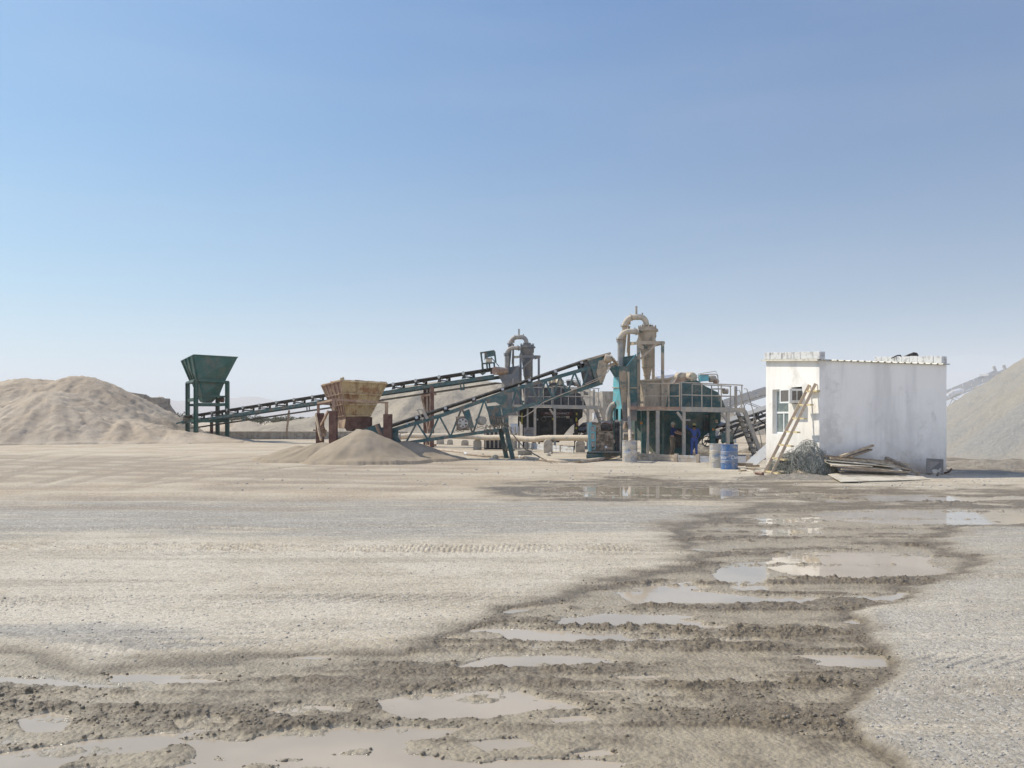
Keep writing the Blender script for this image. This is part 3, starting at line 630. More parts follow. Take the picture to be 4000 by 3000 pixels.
for i, (px, Y, w, h, lb) in enumerate([(675, 170, 5.2, 3.2, 'round bush between the sand pile and the green hopper'), (705, 200, 6, 3, 'wide bush just left of the green hopper legs'),
        (870, 210, 5, 3.0, 'bush seen behind the right legs of the green hopper'), (935, 190, 5.0, 2.9, 'bush just right of the green hopper'), (985, 200, 5.2, 2.6, 'flat bush left of the slanting wooden post'),
        (1020, 240, 5, 2.6, 'small bush beside the slanting wooden post, left side'), (1110, 200, 5.5, 2.6, 'bush right of the slanting wooden post'), (1160, 230, 6, 2.5, 'low bush halfway from post to rusty hopper'),
        (1215, 210, 5, 2.3, 'low bush just left of the rusty hopper'), (1480, 230, 9, 3.4, 'wide bush seen between rusty hopper and pale pile'), (1075, 260, 5, 2.2, 'tiny bush farthest out on the plain')]):
    bush((px-CX)/F*Y, Y, w, h, lb, i)
heap('dirt_mound', M['sandpile'], 'low dirt mound behind the right leg of the green hopper', 'dirt mound', lambda X, Y: cone(X, Y, -36.8, 115, 1.7, 4.2, 1, .3, 41)+.15*fbm(X, Y, 42, 4)-.05, -44, -30, 108, 122, .3)
# low concrete trough wall behind, with its leaning post
o = thing('trough_wall', 'long low stained concrete wall behind the green hopper', 'low wall', (-18, 73, 0))
MB().box((-30.5, 72.6, -.1), (-9, 72.9, .62)).build('wall', M['conc'], o)
MB().box((-30.5, 72.55, .622), (-9, 72.95, .70)).build('coping', M['concl'], o)
mb = MB()
mb.beam(Z('a', 1903, 682, 71.5), Z('a', 1922, 515, 71.5), .16, .14)
single(mb, 'wooden_post', M['woodd'], 'thin slanting wooden post standing at the low wall', 'post')
# big concrete bay wall with rubble behind the left pile
o = thing('bay_wall', 'weathered concrete bay wall end sticking out of the left sand pile', 'concrete wall', (-29.5, 75, 0))
mb = MB(); p = [Z('a', 975, 430, 74), Z('a', 1117, 437, 74), Z('a', 1113, 640, 74), Z('a', 960, 640, 74)]
for q in p[2:]: q.z = -.1
mb.prism(p, (0, .5, 0)); mb.build('wall', M['conc'], o)
mb = MB()
mb.prism([Z('a', 740, 378, 75), Z('a', 960, 410, 75), Vector((Z('a', 960, 410, 75).x, 75, 0)), Vector((Z('a', 740, 410, 75).x, 75, 0))], (0, .5, 0)); mb.build('wall', M['conc'], o)
heap('rubble_heap', M['rubble'], 'rough rubble heaped on top of the concrete bay wall', 'rubble',
     lambda X, Y: 3.75+.15*np.minimum(0, -26-X)+.42*fbm(X*1.2, Y*1.2, 51, 5, .65)-1.6*np.clip((np.abs(X+37.2)-4.0)/1.0, 0, 5)**1.5-.5*np.clip(np.abs(Y-78)-2.6, 0, 3), -41, -26, 73.5, 83, .17)

# ------------------------------------------------------------------ white hut
HA = Vector((9.57, 26.3, 0)); HU = Vector((.976, .218, 0)); HD = Vector((-.218, .976, 0)); HL, HDp = 4.58, 3.25
def hp(u, v, z): return HA + HU*u + HD*v + Vector((0, 0, z))
def rz(u, v): return 3.57 - .075*u/HL + .21*v/HDp           # roof line
hut = thing('white_hut', 'white rendered block hut with corrugated roof', 'hut', HA + HU*HL/2 + HD*HDp/2)
mb = MB()
def lw(v0, v1, z0, z1):                                      # piece of the left wall; z None = up to the roof
    pts = [hp(0, v0, z0), hp(0, v1, z0), hp(0, v1, z1 if z1 else rz(0, v1)), hp(0, v0, z1 if z1 else rz(0, v0))]
    mb.prism(pts, HU*.2)
lw(0, .98, -.1, None); lw(.98, 1.62, -.1, 2.25); lw(.98, 1.62, 2.80, None); lw(1.62, 1.80, -.1, None)
lw(1.80, 2.82, -.1, 1.25); lw(1.80, 2.82, 2.76, None); lw(2.82, HDp, -.1, None)
mb.prism([hp(.2, 0, -.1), hp(HL, 0, -.1), hp(HL, 0, rz(HL, 0)), hp(.2, 0, rz(.2, 0))], HD*.2)
mb.prism([hp(HL-.2, .2, -.1), hp(HL-.2, HDp, -.1), hp(HL-.2, HDp, rz(HL, HDp)), hp(HL-.2, .2, rz(HL, .2))], HU*.2)
mb.prism([hp(.2, HDp-.2, -.1), hp(HL-.2, HDp-.2, -.1), hp(HL-.2, HDp-.2, rz(HL, HDp)), hp(.2, HDp-.2, rz(.2, HDp))], HD*.2)
mb.build('wall', M['white'], hut, smooth=0)
# corrugated roof sheet, ribs running front to back
mb = MB(); us = []; u = -.10; prof = []
while u < HL+.12:
    prof += [(u, .0), (u+.15, .0), (u+.175, .035), (u+.215, .035)]; u += .24
ov0, ov1 = -.09, HDp+.08
for th in (0,):
    vs = []
    for (uu, dz) in prof:
        for (v) in (ov0, ov1): vs.append(hp(uu, v, rz(uu, v)+.006+dz))
    n = len(prof); top = [(2*i, 2*i+2, 2*i+3, 2*i+1) for i in range(n-1)]
    mb.add(vs, top); mb.add([Vector(q)+Vector((0, 0, .008)) for q in vs], top)
    mb.add([vs[0], vs[1], vs[1]+Vector((0,0,.008)), vs[0]+Vector((0,0,.008))], [(0,1,2,3)])
    for i in range(n-1):
        a, b2 = vs[2*i], vs[2*i+2]; mb.add([a, b2, b2+Vector((0,0,.008)), a+Vector((0,0,.008))], [(0,1,2,3)])
mb.prism([hp(-.14, ov0, rz(0, ov0)-.01), hp(-.14, ov1, rz(0, ov1)-.01), hp(-.14, ov1, rz(0, ov1)+.045), hp(-.14, ov0, rz(0, ov0)+.045)], HU*.04)
roof = mb.build('roof', M['roofm'], hut, smooth=0)
rs = random.Random(4)
for (u0, seed) in ((0, 1), (HL-.2, 2)):
    mb = MB(); v = -.02; k = 0
    while v < HDp-.1:
        l = .375+rs.uniform(-.02, .02); t = rs.uniform(-.015, .015); hh = .235+rs.uniform(-.008, .012)
        zz = [rz(u0, v)+.05, rz(u0, v+l)+.05]
        mb.prism([hp(u0+t, v, zz[0]), hp(u0+t, v+l-.012, zz[1]), hp(u0+t, v+l-.012, zz[1]+hh), hp(u0+t, v, zz[0]+hh)], HU*.20)
        v += l; k += 1
    mb.build('block_course', M['blocks'], hut, smooth=0, bevel=.012)
# window set back in its reveal
win = MB()
def wbox(b, u0, u1, v0, v1, z0, z1): b.prism([hp(u0, v0, z0), hp(u0, v1, z0), hp(u0, v1, z1), hp(u0, v0, z1)], HU*(u1-u0))
wbox(win, .13, .18, 1.80, 1.86, 1.25, 2.76); wbox(win, .13, .18, 2.76, 2.82, 1.25, 2.76); wbox(win, .13, .18, 1.862, 2.758, 1.25, 1.31)
wbox(win, .13, .18, 1.862, 2.758, 2.70, 2.76); wbox(win, .125, .178, 1.862, 2.758, 1.94, 2.0); wbox(win, .128, .176, 2.28, 2.33, 1.312, 1.938)
wf = win.build('window', M['frame'], hut, smooth=0)
mb = MB(); wbox(mb, .150, .158, 1.862, 2.758, 1.312, 1.938); wbox(mb, .150, .158, 1.862, 2.758, 2.002, 2.698); mb.build('pane', M['glass'], wf, smooth=0)
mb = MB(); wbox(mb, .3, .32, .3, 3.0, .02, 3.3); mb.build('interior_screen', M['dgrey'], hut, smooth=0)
# window air conditioner
ac = thing('air_conditioner', 'boxy window air conditioner sticking out of the hut wall', 'air conditioner', hp(-.2, 1.3, 2.25))
mb = MB(); wbox(mb, -.42, .12, 1.0, 1.60, 2.27, 2.73); mb.build('casing', M['acbox'], ac, smooth=0)
mb = MB(); wbox(mb, -.424, -.421, 1.06, 1.54, 2.32, 2.68); mb.build('condenser_grille', M['grille'], ac, smooth=0)
mb = MB()
for a in (1.0, 1.545): wbox(mb, -.435, -.4205, a, a+.055, 2.27, 2.73)
for a in (2.27, 2.685): wbox(mb, -.435, -.4205, 1.055, 1.545, a, a+.045)
mb.build('front_frame', M['frame'], ac, smooth=0)
for u0 in (-.34, -.15):
    mb = MB(); mb.prism([hp(u0, .997, 2.36), hp(u0+.15, .997, 2.36), hp(u0+.15, .997, 2.66), hp(u0, .997, 2.66)], HD*-.004+HD*.0); mb.build('side_vent', M['grille'], ac, smooth=0)
# ladder
lad = thing('wooden_ladder', 'crude wooden ladder leaning on the hut wall', 'ladder', (8.12, 26.9, 0))
La, Lb = Vector((8.06, 27.05, -.03)), W(3161.6, 1503, 26.78); Ra, Rb = Vector((8.18, 26.68, -.03)), W(3186, 1498, 26.42)
for a, b_ in ((La, Lb), (Ra, Rb)): MB().beam(a, b_, .045, .095).build('rail', M['wladder'], lad, smooth=0, bevel=.006)
for k in range(7):
    s = .015 + k*.148
    pa = La.lerp(Lb, s+.01); pb = Ra.lerp(Rb, s); d = (pb-pa).normalized(); off = Vector((.06, .0, .035))
    MB().beam(pa-d*.05+off, pb+d*.24+off+Vector((.04, 0, .012)), .12, .05).build('rung', M['wrung'], lad, smooth=0)
# crumpled heap of dark chain-link netting
mb = MB(); rs = random.Random(12)
cen = Vector((8.75, 26.0, 0))
def heapz(x, y):
    hh = 0
    for (cx, cy, rx, ry, h) in ((9.18, 26.12, .66, .50, 1.02), (8.85, 26.75, .62, .50, .66), (8.62, 27.30, .48, .42, .42), (9.42, 25.80, .55, .42, .60)):
        d = ((x-cx)/rx)**2+((y-cy)/ry)**2
        if d < 1: hh = max(hh, h*(1-d)**.55)
    return hh
for lay in range(5):
    n1, n2 = 60, 34; sc = 1-.17*lay; grid = {}
    for i in range(n1+1):
        for j in range(n2+1):
            x = 7.7+2.5*i/n1+.03*math.sin(j*1.3+lay); y = 25.35+2.3*j/n2
            x += .05*math.sin(i*.7+lay*2)+rs.uniform(-.018, .018); y += .05*math.sin(j*.9+i*.2)+rs.uniform(-.02, .02)
            z = heapz(x, y)*sc
            if z > .015: grid[i, j] = Vector((x, y, z*(1+.05*math.sin(i*.55+lay)+.04*math.sin(j*.8+i*.3+lay))+rs.uniform(-.02, .02)))
    for (i, j), p in grid.items():
        for q in ((i+1, j+1), (i+1, j-1)):
            if q in grid and (grid[q]-p).length < .4 and rs.random() < .93: mb.tube([p, grid[q]], .0048, 3, False)
for k in range(420):                                         # loose curling wire ends on top
    x = rs.uniform(8.1, 10.0); y = rs.uniform(25.6, 27.4); z = heapz(x, y)
    if z < .1: continue
    a = rs.uniform(0, 6.28); r = rs.uniform(.05, .16); pts = []
    for s in range(9):
        b_ = s*.42; pts.append(Vector((x+cos(a)*(r*sin(b_)), y+sin(a)*r*sin(b_)*.5, z*.97+r*(1-cos(b_))*.55)))
    mb.tube(pts, .004, 3, False)
single(mb, 'netting_heap', M['wire'], 'tangled heap of dark chain-link netting at the hut corner', 'netting', smooth=0)
# boards and debris
def board(name, quad, th, mat, label, cat='board', group='loose boards by the hut'):
    mb = MB(); mb.plate(quad, th); return single(mb, name, M[mat], label, cat, group, smooth=0)
board('leaning_board', [Z('e', 80, 1178, 30.2), Z('e', 178, 1205, 29.8), Z('e', 345, 1075, 29.3), Z('e', 290, 985, 29.6)], .03, 'barrier', 'wide pale board leaning against the far corner of the hut', group=None)
board('plywood_sheet', [G('e', 870, 1290, .10), G('e', 1000, 1362, .03), G('e', 1850, 1338, .02), G('e', 1700, 1278, .06), G('e', 1090, 1262, .13)], .02, 'ply', 'largest plywood sheet, lying flat in front of the board pile')
board('plywood_sheet', [G('e', 760, 1190, .20), G('e', 815, 1252, .12), G('e', 1032, 1266, .12), G('e', 872, 1190, .22)], .022, 'ply', 'short plywood sheet at the left end of the board pile')
board('plywood_sheet', [Z('e', 838, 1165, 25.6), Z('e', 925, 1205, 25.1), Z('e', 1300, 1214, 25.2), Z('e', 1100, 1168, 25.8)], .022, 'ply', 'plywood sheet lying second in the board pile, left side')
board('plywood_sheet', [Z('e', 1060, 1190, 25.9), Z('e', 1130, 1222, 25.2), Z('e', 1600, 1274, 25.0), Z('e', 1520, 1205, 25.8)], .022, 'ply', 'plywood sheet under the long planks, right side')
board('plywood_sheet', [Z('e', 1530, 1210, 26.3), Z('e', 1610, 1262, 25.4), Z('e', 1690, 1262, 25.4), Z('e', 1640, 1215, 26.3)], .022, 'ply', 'narrow plywood offcut at the right end of the board pile')
for (x0, y0, Y0, x1, y1, Y1, w, h, mat, lab) in (
    (835, 1108, 25.9, 1555, 1170, 26.2, .14, .06, 'woodd', 'topmost long plank across the board pile'),
    (885, 1128, 25.8, 1640, 1192, 26.2, .16, .07, 'wood', 'pale long plank second from the top of the board pile'),
    (905, 1158, 25.7, 1645, 1212, 26.0, .18, .03, 'ply', 'thin pale plank in the middle of the board pile'),
    (985, 1184, 25.5, 1500, 1226, 25.8, .2, .05, 'wood', 'plank low in the board pile with dusty face'),
    (1430, 1130, 26.4, 1742, 1278, 25.2, .13, .10, 'woodd', 'dark beam slanting down the right end of the board pile'),
    (990, 1112, 25.7, 1302, 1008, 26.5, .09, .06, 'wood', 'upper beam sticking up from the board pile to the wall'),
    (1075, 1118, 25.8, 1275, 1046, 26.5, .16, .05, 'woodd', 'lower broad beam sticking up beside the wall'),
    (845, 1150, 25.5, 1500, 1214, 25.3, .26, .02, 'ply', 'wide thin plank sloping across the left of the board pile'),
    (900, 1200, 25.0, 1450, 1247, 24.9, .15, .04, 'wood', 'pale plank lying low at the front of the board pile'),
    (1000, 1236, 24.6, 1640, 1264, 24.9, .08, .04, 'woodd', 'dark narrow batten along the front edge of the board pile'),
    (1250, 1152, 25.9, 1705, 1248, 25.4, .13, .05, 'wood', 'plank slanting down beside the dark beam'),
    (830, 1132, 25.9, 1260, 1166, 26.0, .10, .05, 'woodd', 'short dark batten at the upper left of the board pile'),
    (1080, 1172, 25.6, 1560, 1228, 25.5, .20, .02, 'barrier', 'whitish plank in the middle of the board pile'),
    (1010, 1358, 24.0, 1618, 1300, 25.0, .03, .03, 'woodd', 'thin stick lying on the largest plywood sheet')):
    mb = MB(); mb.beam(Z('e', x0, y0, Y0), Z('e', x1, y1, Y1), w, h)
    single(mb, 'plank', M[mat], lab, 'plank', 'loose planks by the hut', smooth=0)
for (x0, y0, x1, y1, w, h, z, mat, lab) in (
    (5, 1190, 150, 1192, .14, .10, .16, 'woodd', 'dark short plank right of the blue drum'), (90, 1205, 205, 1203, .12, .07, .10, 'wood', 'short plank end under the leaning board'),
    (10, 1225, 170, 1262, .12, .04, .05, 'ply', 'pale broken plank on the ground by the blue drum'), (60, 1262, 235, 1285, .12, .03, .03, 'ply', 'flat pale plank nearest the ladder foot'),
    (20, 1250, 160, 1240, .08, .05, .05, 'wood', 'thin plank crossing the broken planks')):
    mb = MB(); mb.beam(G('e', x0, y0, z), G('e', x1, y1, z), w, h); single(mb, 'plank', M[mat], lab, 'plank', 'debris planks by the ladder', smooth=0)
mb = MB(); mb.tube([G('e', 180, 1275, .06), G('e', 245, 1282, .06)], .055, 12); single(mb, 'pipe_offcut', M['rustd'], 'rusty pipe offcut at the ladder foot', 'pipe')
# dark plate leaning on the hut and pipe stubs
board('dark_plate', [Z('e', 1812, 1275, 26.1), Z('e', 1975, 1282, 26.4), Z('e', 1975, 1143, 26.75), Z('e', 1815, 1134, 26.6)], .02, 'dgrey', 'dark square plate leaning at the right end of the long hut wall', 'plate', None)
mb = MB(); mb.tube([G('e', 1918, 1300, .02), Z('e', 1935, 1265, 25.5), Z('e', 1948, 1236, 25.7)], .035, 10); single(mb, 'pipe_stub', M['galv'], 'short grey pipe stub standing in front of the dark plate', 'pipe')
mb = MB(); mb.tube([Z('e', 1990, 1272, 26.9), Z('e', 2030, 1262, 26.6), Z('e', 2055, 1235, 26.5), Z('e', 2058, 1228, 26.5)], .03, 10); single(mb, 'pipe_elbow', M['rustd'], 'bent rusty pipe sticking out past the hut corner', 'pipe')
mb = MB(); mb.lathe([(.02, 0), (.2, .0), (.22, .08), (.15, .17), (.02, .2)], G('e', 1878, 1292, 0), n=14); single(mb, 'cement_lump', M['concl'], 'pale rounded lump in front of the dark plate', 'stone')
# black hoses on the roof
o = thing('hose_bundle', 'bundle of black hoses lying on the hut roof', 'hose', Z('e', 1600, 170, 29.5))
for pts, r in (([(1480,170),(1530,146),(1560,143),(1572,158),(1560,172)], .022), ([(1590,170),(1640,140),(1690,120),(1718,126),(1728,145),(1726,168)], .028),
               ([(1560,172),(1620,150),(1680,128),(1700,134),(1712,150),(1712,168)], .028), ([(1600,168),(1650,155),(1700,150),(1722,165)], .03)):
    for k, dy in enumerate((0, .12)):
        P = [Z('e', x+4*k, y-2*k, 29.4+dy) for x, y in pts]; MB().tube(P, r, 8).build('hose_loop', M['rubber'], o)
MB().tube([Z('e', 1575, 168, 29.5), Z('e', 1690, 146, 29.5)], .05, 10).build('hose_loop', M['rubber'], o)

# ------------------------------------------------------------------ drums
def lettering(txt, size, ext=.004):
    cu = bpy.data.curves.new('t', 'FONT'); cu.body = txt; cu.size = size; cu.extrude = ext; cu.align_x = 'CENTER'; cu.align_y = 'CENTER'
    ob = bpy.data.objects.new('t', cu); COL.objects.link(ob); bpy.context.view_layer.update()
    me = bpy.data.meshes.new_from_object(ob.evaluated_get(bpy.context.evaluated_depsgraph_get()))
    vs = [v.co.copy() for v in me.vertices]; fs = [tuple(p.vertices) for p in me.polygons]
    bpy.data.objects.remove(ob); bpy.data.curves.remove(cu); bpy.data.meshes.remove(me)
    return vs, fs
def drum(x, y, mat, label, texts, rot=0, z0=-.02):
    o = thing('oil_drum', label, 'drum', (x, y, z0), 'oil drums'); R = .29
    prof = [(R+.008, 0), (R+.008, .02), (R, .03)]
    for zc in (.26, .30, .34, .56, .60, .64): prof += [(R, zc-.014), (R+.012, zc), (R, zc+.014)]
    prof += [(R, .86), (R+.010, .87), (R+.010, .895), (R-.012, .895), (R-.014, .875)]
    MB().lathe(prof, (x, y, z0), n=40).build('drum_body', M[mat], o)
    MB().lathe([(R-.02, .868), (R-.02, .880)], (x, y, z0), n=30).build('lid', M['rustd' if mat == 'blued' else 'tand'], o)
    for (bx, by) in ((.18, 0), (-.16, .08)): MB().cyl((x+bx, y+by, z0+.88), (x+bx, y+by, z0+.90), .03).build('bung', M['steel'], o)
    for txt, size, ang, zz in texts:
        vs, fs = lettering(txt, size); out = []
        for v in vs:
            a = ang + v.x/R; rr = R+.004+v.z*.5
            out.append((x+sin(a)*rr, y-cos(a)*rr, z0+zz+v.y))
        MB().add(out, fs).build('lettering', M['letter'], o, smooth=0)
p = G('d', 495, 1555); drum(p.x, p.y, 'tand', 'dusty faded drum under the hose end, standing alone', [('Delo', .17, -.62, .45), ('Delo', .17, 1.0, .45)])
p = G('d', 1334, 1612); drum(p.x-.02, p.y+.25, 'tand', 'pale tan drum half hidden behind the blue drum', [('Delo', .17, -1.9, .45)])
p = G('d', 1419, 1622); drum(p.x, p.y, 'blued', 'blue drum with white lettering in front of a tan drum', [('Delo', .185, .60, .45), ('Delo', .185, -1.25, .45)])
# circular white emblem beside the lettering of the blue drum
# ------------------------------------------------------------------ low barriers
def barrier(name, label, P, mats, h, gapz=.04, postm='barrier_t'):
    o = thing(name, label, 'low barrier', P[0])
    for i in range(len(P)-1):
        a, b_ = Vector(P[i]), Vector(P[i+1]); d = (b_-a).normalized(); n = Vector((d.y, -d.x, 0))
        mb = MB(); a2 = a+d*.09; b2 = b_-d*.0
        mb.prism([a2+Vector((0,0,gapz)), b2+Vector((0,0,gapz)), b2+Vector((0,0,gapz+h*.48)), a2+Vector((0,0,gapz+h*.48))], n*-.05)
        mb.prism([a2+Vector((0,0,gapz+h*.52)), b2+Vector((0,0,gapz+h*.52)), b2+Vector((0,0,gapz+h)), a2+Vector((0,0,gapz+h))], n*-.05)
        k = 0; L = (b2-a2).length
        mb.build('panel', M[mats[i % len(mats)]], o, smooth=0, bevel=.005)
        mb = MB(); mb.prism([a-d*.06+n*.03, a+d*.08+n*.03, a+d*.08+n*.03+Vector((0,0,h+gapz+.05)), a-d*.06+n*.03+Vector((0,0,h+gapz+.05))], n*-.14)
        mb.build('post', M[postm], o, smooth=0, bevel=.005)
barrier('low_barrier', 'low slatted barrier along the front of the teal machine', [G('d', 562, 1532), G('d', 702, 1541), G('d', 922, 1553), G('d', 1124, 1560), G('d', 1330, 1566), G('d', 1590, 1570), G('d', 1700, 1572)], ['barrier_t', 'barrier_t', 'barrier', 'barrier', 'barrier', 'barrier'], .25)
barrier('low_barrier', 'low whitish barrier behind the big pipe by the black machine', [G('k', 500, 1185), G('k', 690, 1198), G('k', 800, 1212), G('k', 1000, 1240), G('k', 1275, 1262), G('k', 1500, 1285)], ['whitep'], .30, .02, 'galv')

# ------------------------------------------------------------------ washing machines (two of one make)
def arc(c, r, a0, a1, n=8): return [(c[0]+r*cos(radians(a0+(a1-a0)*i/n)), c[1]-r*sin(radians(a0+(a1-a0)*i/n))) for i in range(n+1)]
def plant(black):
    if black:
        def T(x, y, dy=0): return W(1800+(720+(x-663)*.881)*.36157, 1250+(300+(y-340)*.881)*.36157, (38+dy)*1.3245)
        k = 1.0
        name, lab = 'washing_machine', 'black and grey sand washing machine with a grey cyclone, farther away'
        mt = dict(tank='black', hous='dgrey', chute='grey', chute_sunlit='grey', box='grey', cyc='grey', pipe='greypipe', tower='grey', deck='galv', rail='galv', col='galv', leg='black', flange='grey', cap='grey', guard='dgrey')
    else:
        def T(x, y, dy=0): return W(2250+x*.42194, 1150+y*.42194, 38+dy)
        name, lab = 'washing_machine', 'teal sand washing machine with a mud coloured cyclone, two men before it'
        mt = dict(tank='teal', hous='teal', chute='teal', chute_sunlit='tealb', box='tan', cyc='tan', pipe='tanpipe', tower='tan', deck='galv', rail='galv', col='galv', leg='teal', flange='tan', cap='cream', guard='tealb')
    U = (T(1000, 900) - T(900, 900)).length/100            # metres per unit
    def J(x, y, dy=0): return T((2350+x*.18083-2250)/.42194, (1180+y*.18083-1150)/.42194, dy)
    def MM(x, y, dy=0): return T((2580+x*.22901-2250)/.42194, (1440+y*.22901-1150)/.42194, dy)
    uj = U*.18083/.42194; um = U*.22901/.42194
    base = T(1000, 1500); base.z = 0
    root = thing(name, lab, 'washing machine', base, None)
    def B(mb, nm, m, par=None, **kw): return mb.build(nm, M[mt.get(m, m)], par or root, **kw)
    def pris(pts, dy0, dy1, f=T):
        q = [f(x, y, dy0) for x, y in pts]; d = Vector((0, f(0, 0, dy1).y-f(0, 0, dy0).y, 0)); return MB().prism(q, d)
    def drop(p, z=-.1): return Vector((p.x, p.y, z))
    # tank, housing of the bucket wheel, feed box
    B(pris([(560,1075),(1345,1075),(1338,1190),(1190,1310),(1100,1420),(1050,1500),(800,1500),(720,1450),(570,1235)], 1.3, 3.6), 'tank', 'tank')
    mb = MB()
    for x in (870, 1030, 1190): mb.beam(T(x, 1080, 1.27), T(x, 1300, 1.27), .06, .05)
    mb.beam(T(565, 1135, 1.26), T(1338, 1135, 1.26), .06, .06); B(mb, 'tank_stiffener', 'tank')
    hous = [(-140,640),(-140,300),(60,270),(200,262),(330,240),(400,225),(480,200),(560,190),(620,200),(665,222),(740,285),(870,350),(985,405),(1060,540),(1105,660)]
    B(pris(hous, 1.0, 2.9, MM), 'wheel_housing', 'hous')
    mb = MB()
    for (a, b_) in (((200,262),(-100,620)), ((380,400),(500,270)), ((380,620),(690,290)), ((560,640),(560,200)), ((870,640),(870,352))): mb.beam(MM(*a, .98), MM(*b_, .98), .05, .05)
    B(mb, 'housing_rib', 'hous')
    B(pris([(600,800),(880,780),(830,1045),(640,1045)], .55, 2.2), 'feed_box', 'box')
    B(MB().beam(T(595, 800, .5), T(885, 780, .5), .10, .08), 'feed_box_rim', 'flange'); B(MB().beam(T(560, 1000, .5), T(640, 1000, .5), .1, .1), 'feed_box_bracket', 'flange')
    # twin motor drums on top
    for (x, y, dy) in ((500, 138, 1.2), (352, 140, 1.5)):
        mb = MB(); c = MM(x, y, dy); r = 80*um
        mb.lathe([(.03, -.28), (r*.95, -.27), (r, -.24), (r, .02), (r*.92, .04), (r*.9, .30)], c, (-.35, .93, .1), 30)
        B(mb, 'drive_drum', 'cream')
    mb = MB()
    mb.prism([MM(230,245,1.1), MM(300,160,1.1), MM(430,150,1.1), MM(470,215,1.1)], (0, .5, 0)); B(mb, 'drive_base', 'rustp' if not black else 'dgrey')
    mb = MB(); mb.tube([MM(600,160,1.2), MM(660,135,1.2), MM(710,105,1.1)], .012, 6); mb.tube([MM(220,240,1.0), MM(400,215,1.0), MM(660,140,1.0)], .012, 6); B(mb, 'cable', 'hose')
    # gearbox with guard frame
    B(pris([(672,105),(822,105),(826,205),(684,216)], .6, 1.0, MM), 'belt_guard', 'guard')
    mb = MB(); mb.lathe([(.02, 0), (.14, .0), (.16, .04), (.16, .26), (.11, .32), (.02, .33)], MM(830, 175, .9), (1, .2, .05), 20); B(mb, 'motor', 'galv')
    mb = MB(); mb.lathe([(.02, 0), (.12, .0), (.13, .14), (.07, .22), (.02, .23)], MM(915, 205, .9), (1, .1, -.3), 18); B(mb, 'gearbox', 'rustp')
    mb = MB(); mb.tube([MM(680,98,.5), MM(700,102,.5), MM(930,92,.5), MM(965,105,.5), MM(978,150,.5), MM(985,300,.5), MM(1000,560,.5)], .022, 8)
    mb.tube([MM(650,92,.9), MM(655,90,.9), MM(945,42,.9), MM(985,130,.7)], .016, 6); mb.tube([MM(650,92,.9), MM(690,230,.9)], .016, 6); B(mb, 'guard_frame', 'galv')
    mb = MB(); mb.lathe([(.02,0),(.10,.0),(.13,.05),(.13,.26),(.02,.28)], MM(1055, 385, 1.4), (1, 0, 0), 18); mb.beam(MM(870,348,1.3), MM(1090,345,1.3), .3, .05); B(mb, 'tail_motor', 'galv')
    mb = MB(); mb.prism([MM(690,300,1.2), MM(640,640,1.2), MM(760,640,1.2)], (0, .05, 0)); B(mb, 'side_plate', 'hous')
    # deck with toe board, floor, posts, braces
    dk = MB(); dk.prism([T(600,1052,-.8), T(975,1052,-.8), T(975,1062,-.8), T(600,1062,-.8)], (0, 1.5, 0)); 
    dk.prism([T(975,1056,-.8), T(1560,1064,-.8), T(1560,1072,-.8), T(975,1066,-.8)], (0, 1.5, 0)); B(dk, 'deck', 'deck')
    mb = MB(); mb.beam(T(500,1052,-.82), T(968,1056,-.82), .06, 30*U); B(mb, 'deck_beam', 'rustp' if not black else 'deck')
    mb = MB(); mb.beam(T(972,1062,-.82), T(1562,1074,-.82), .06, 44*U); B(mb, 'deck_beam', 'deck')
    mb = MB(); a = T(1560,1072,-.82); mb.beam(a, a+Vector((0, 2.6, 0)), .06, .16); mb.beam(T(600,1066,-.8), T(600,1066,.8), .06, .12); B(mb, 'deck_beam', 'deck')
    for x, w, dy, m in ((665, .10, -.5, 'col'), (755, .15, -.75, 'col'), (998, .14, -.75, 'col'), (1405, .15, -.75, 'col'), (805, .09, .9, 'leg'), (628, .24, .6, 'leg'), (1262, .24, .8, 'leg'), (735, .14, 2.4, 'leg')):
        p = T(x, 1078, dy); mb = MB(); mb.beam(drop(p), p, w, w); B(mb, 'leg', m)
    for (a, b_) in (((935,1088),(990,1165)), ((1345,1100),(1400,1170))): mb = MB(); mb.beam(T(*a,-.75), T(*b_,-.75), .11, .11); B(mb, 'brace', 'deck')
    # railings
    def rail(x0, y0, x1, y1, ym0, ym1, posts, dy, m='rail', lay=.045, yb=1060):
        mb = MB(); mb.tube([T(x0,y0,dy), T(x1,y1,dy)], .024, 8); mb.tube([T(x0,ym0,dy), T(x1,ym1,dy)], .020, 8); B(mb, 'handrail', m)
        for x in posts:
            t = (x-x0)/(x1-x0); p = T(x, y0+(y1-y0)*t, dy); q = T(x, yb, dy)
            mb = MB(); mb.beam(q, p, lay, lay); B(mb, 'rail_post', m)
    rail(605,824, 962,828, 940,942, (630, 860, 960), -.80, 'tower' if not black else 'rail')
    rail(972,815, 1540,840, 930,944, (976, 1165, 1345, 1535), -.82, yb=1075)
    rail(1075,832, 1440,850, 936,945, (1075, 1255, 1430), .45, yb=1055)
    mb = MB(); mb.tube([T(1535,840,-.8), T(1545,842,1.0)], .022, 8); mb.tube([T(1535,944,-.8), T(1545,944,1.0)], .018, 8); B(mb, 'handrail', 'rail')
    mb = MB(); mb.beam(T(1478,1075,.6), T(1478,850,.6), .12, .10); B(mb, 'rail_post', 'rail')
    # stairs
    st = MB(); a0, a1 = T(1495,1085,.9), T(1560,1080,-.7)
    run = Vector((2.35, .25, 0))
    b0 = Vector((a0.x+1.85, a0.y+.3, -.05)); b1 = Vector((a1.x+1.55, a1.y+1.4, -.05))
    b1 = Vector((a1.x+.95, a1.y+.45, -.05)); b0 = Vector((a0.x+.95, a0.y+.45, -.05))
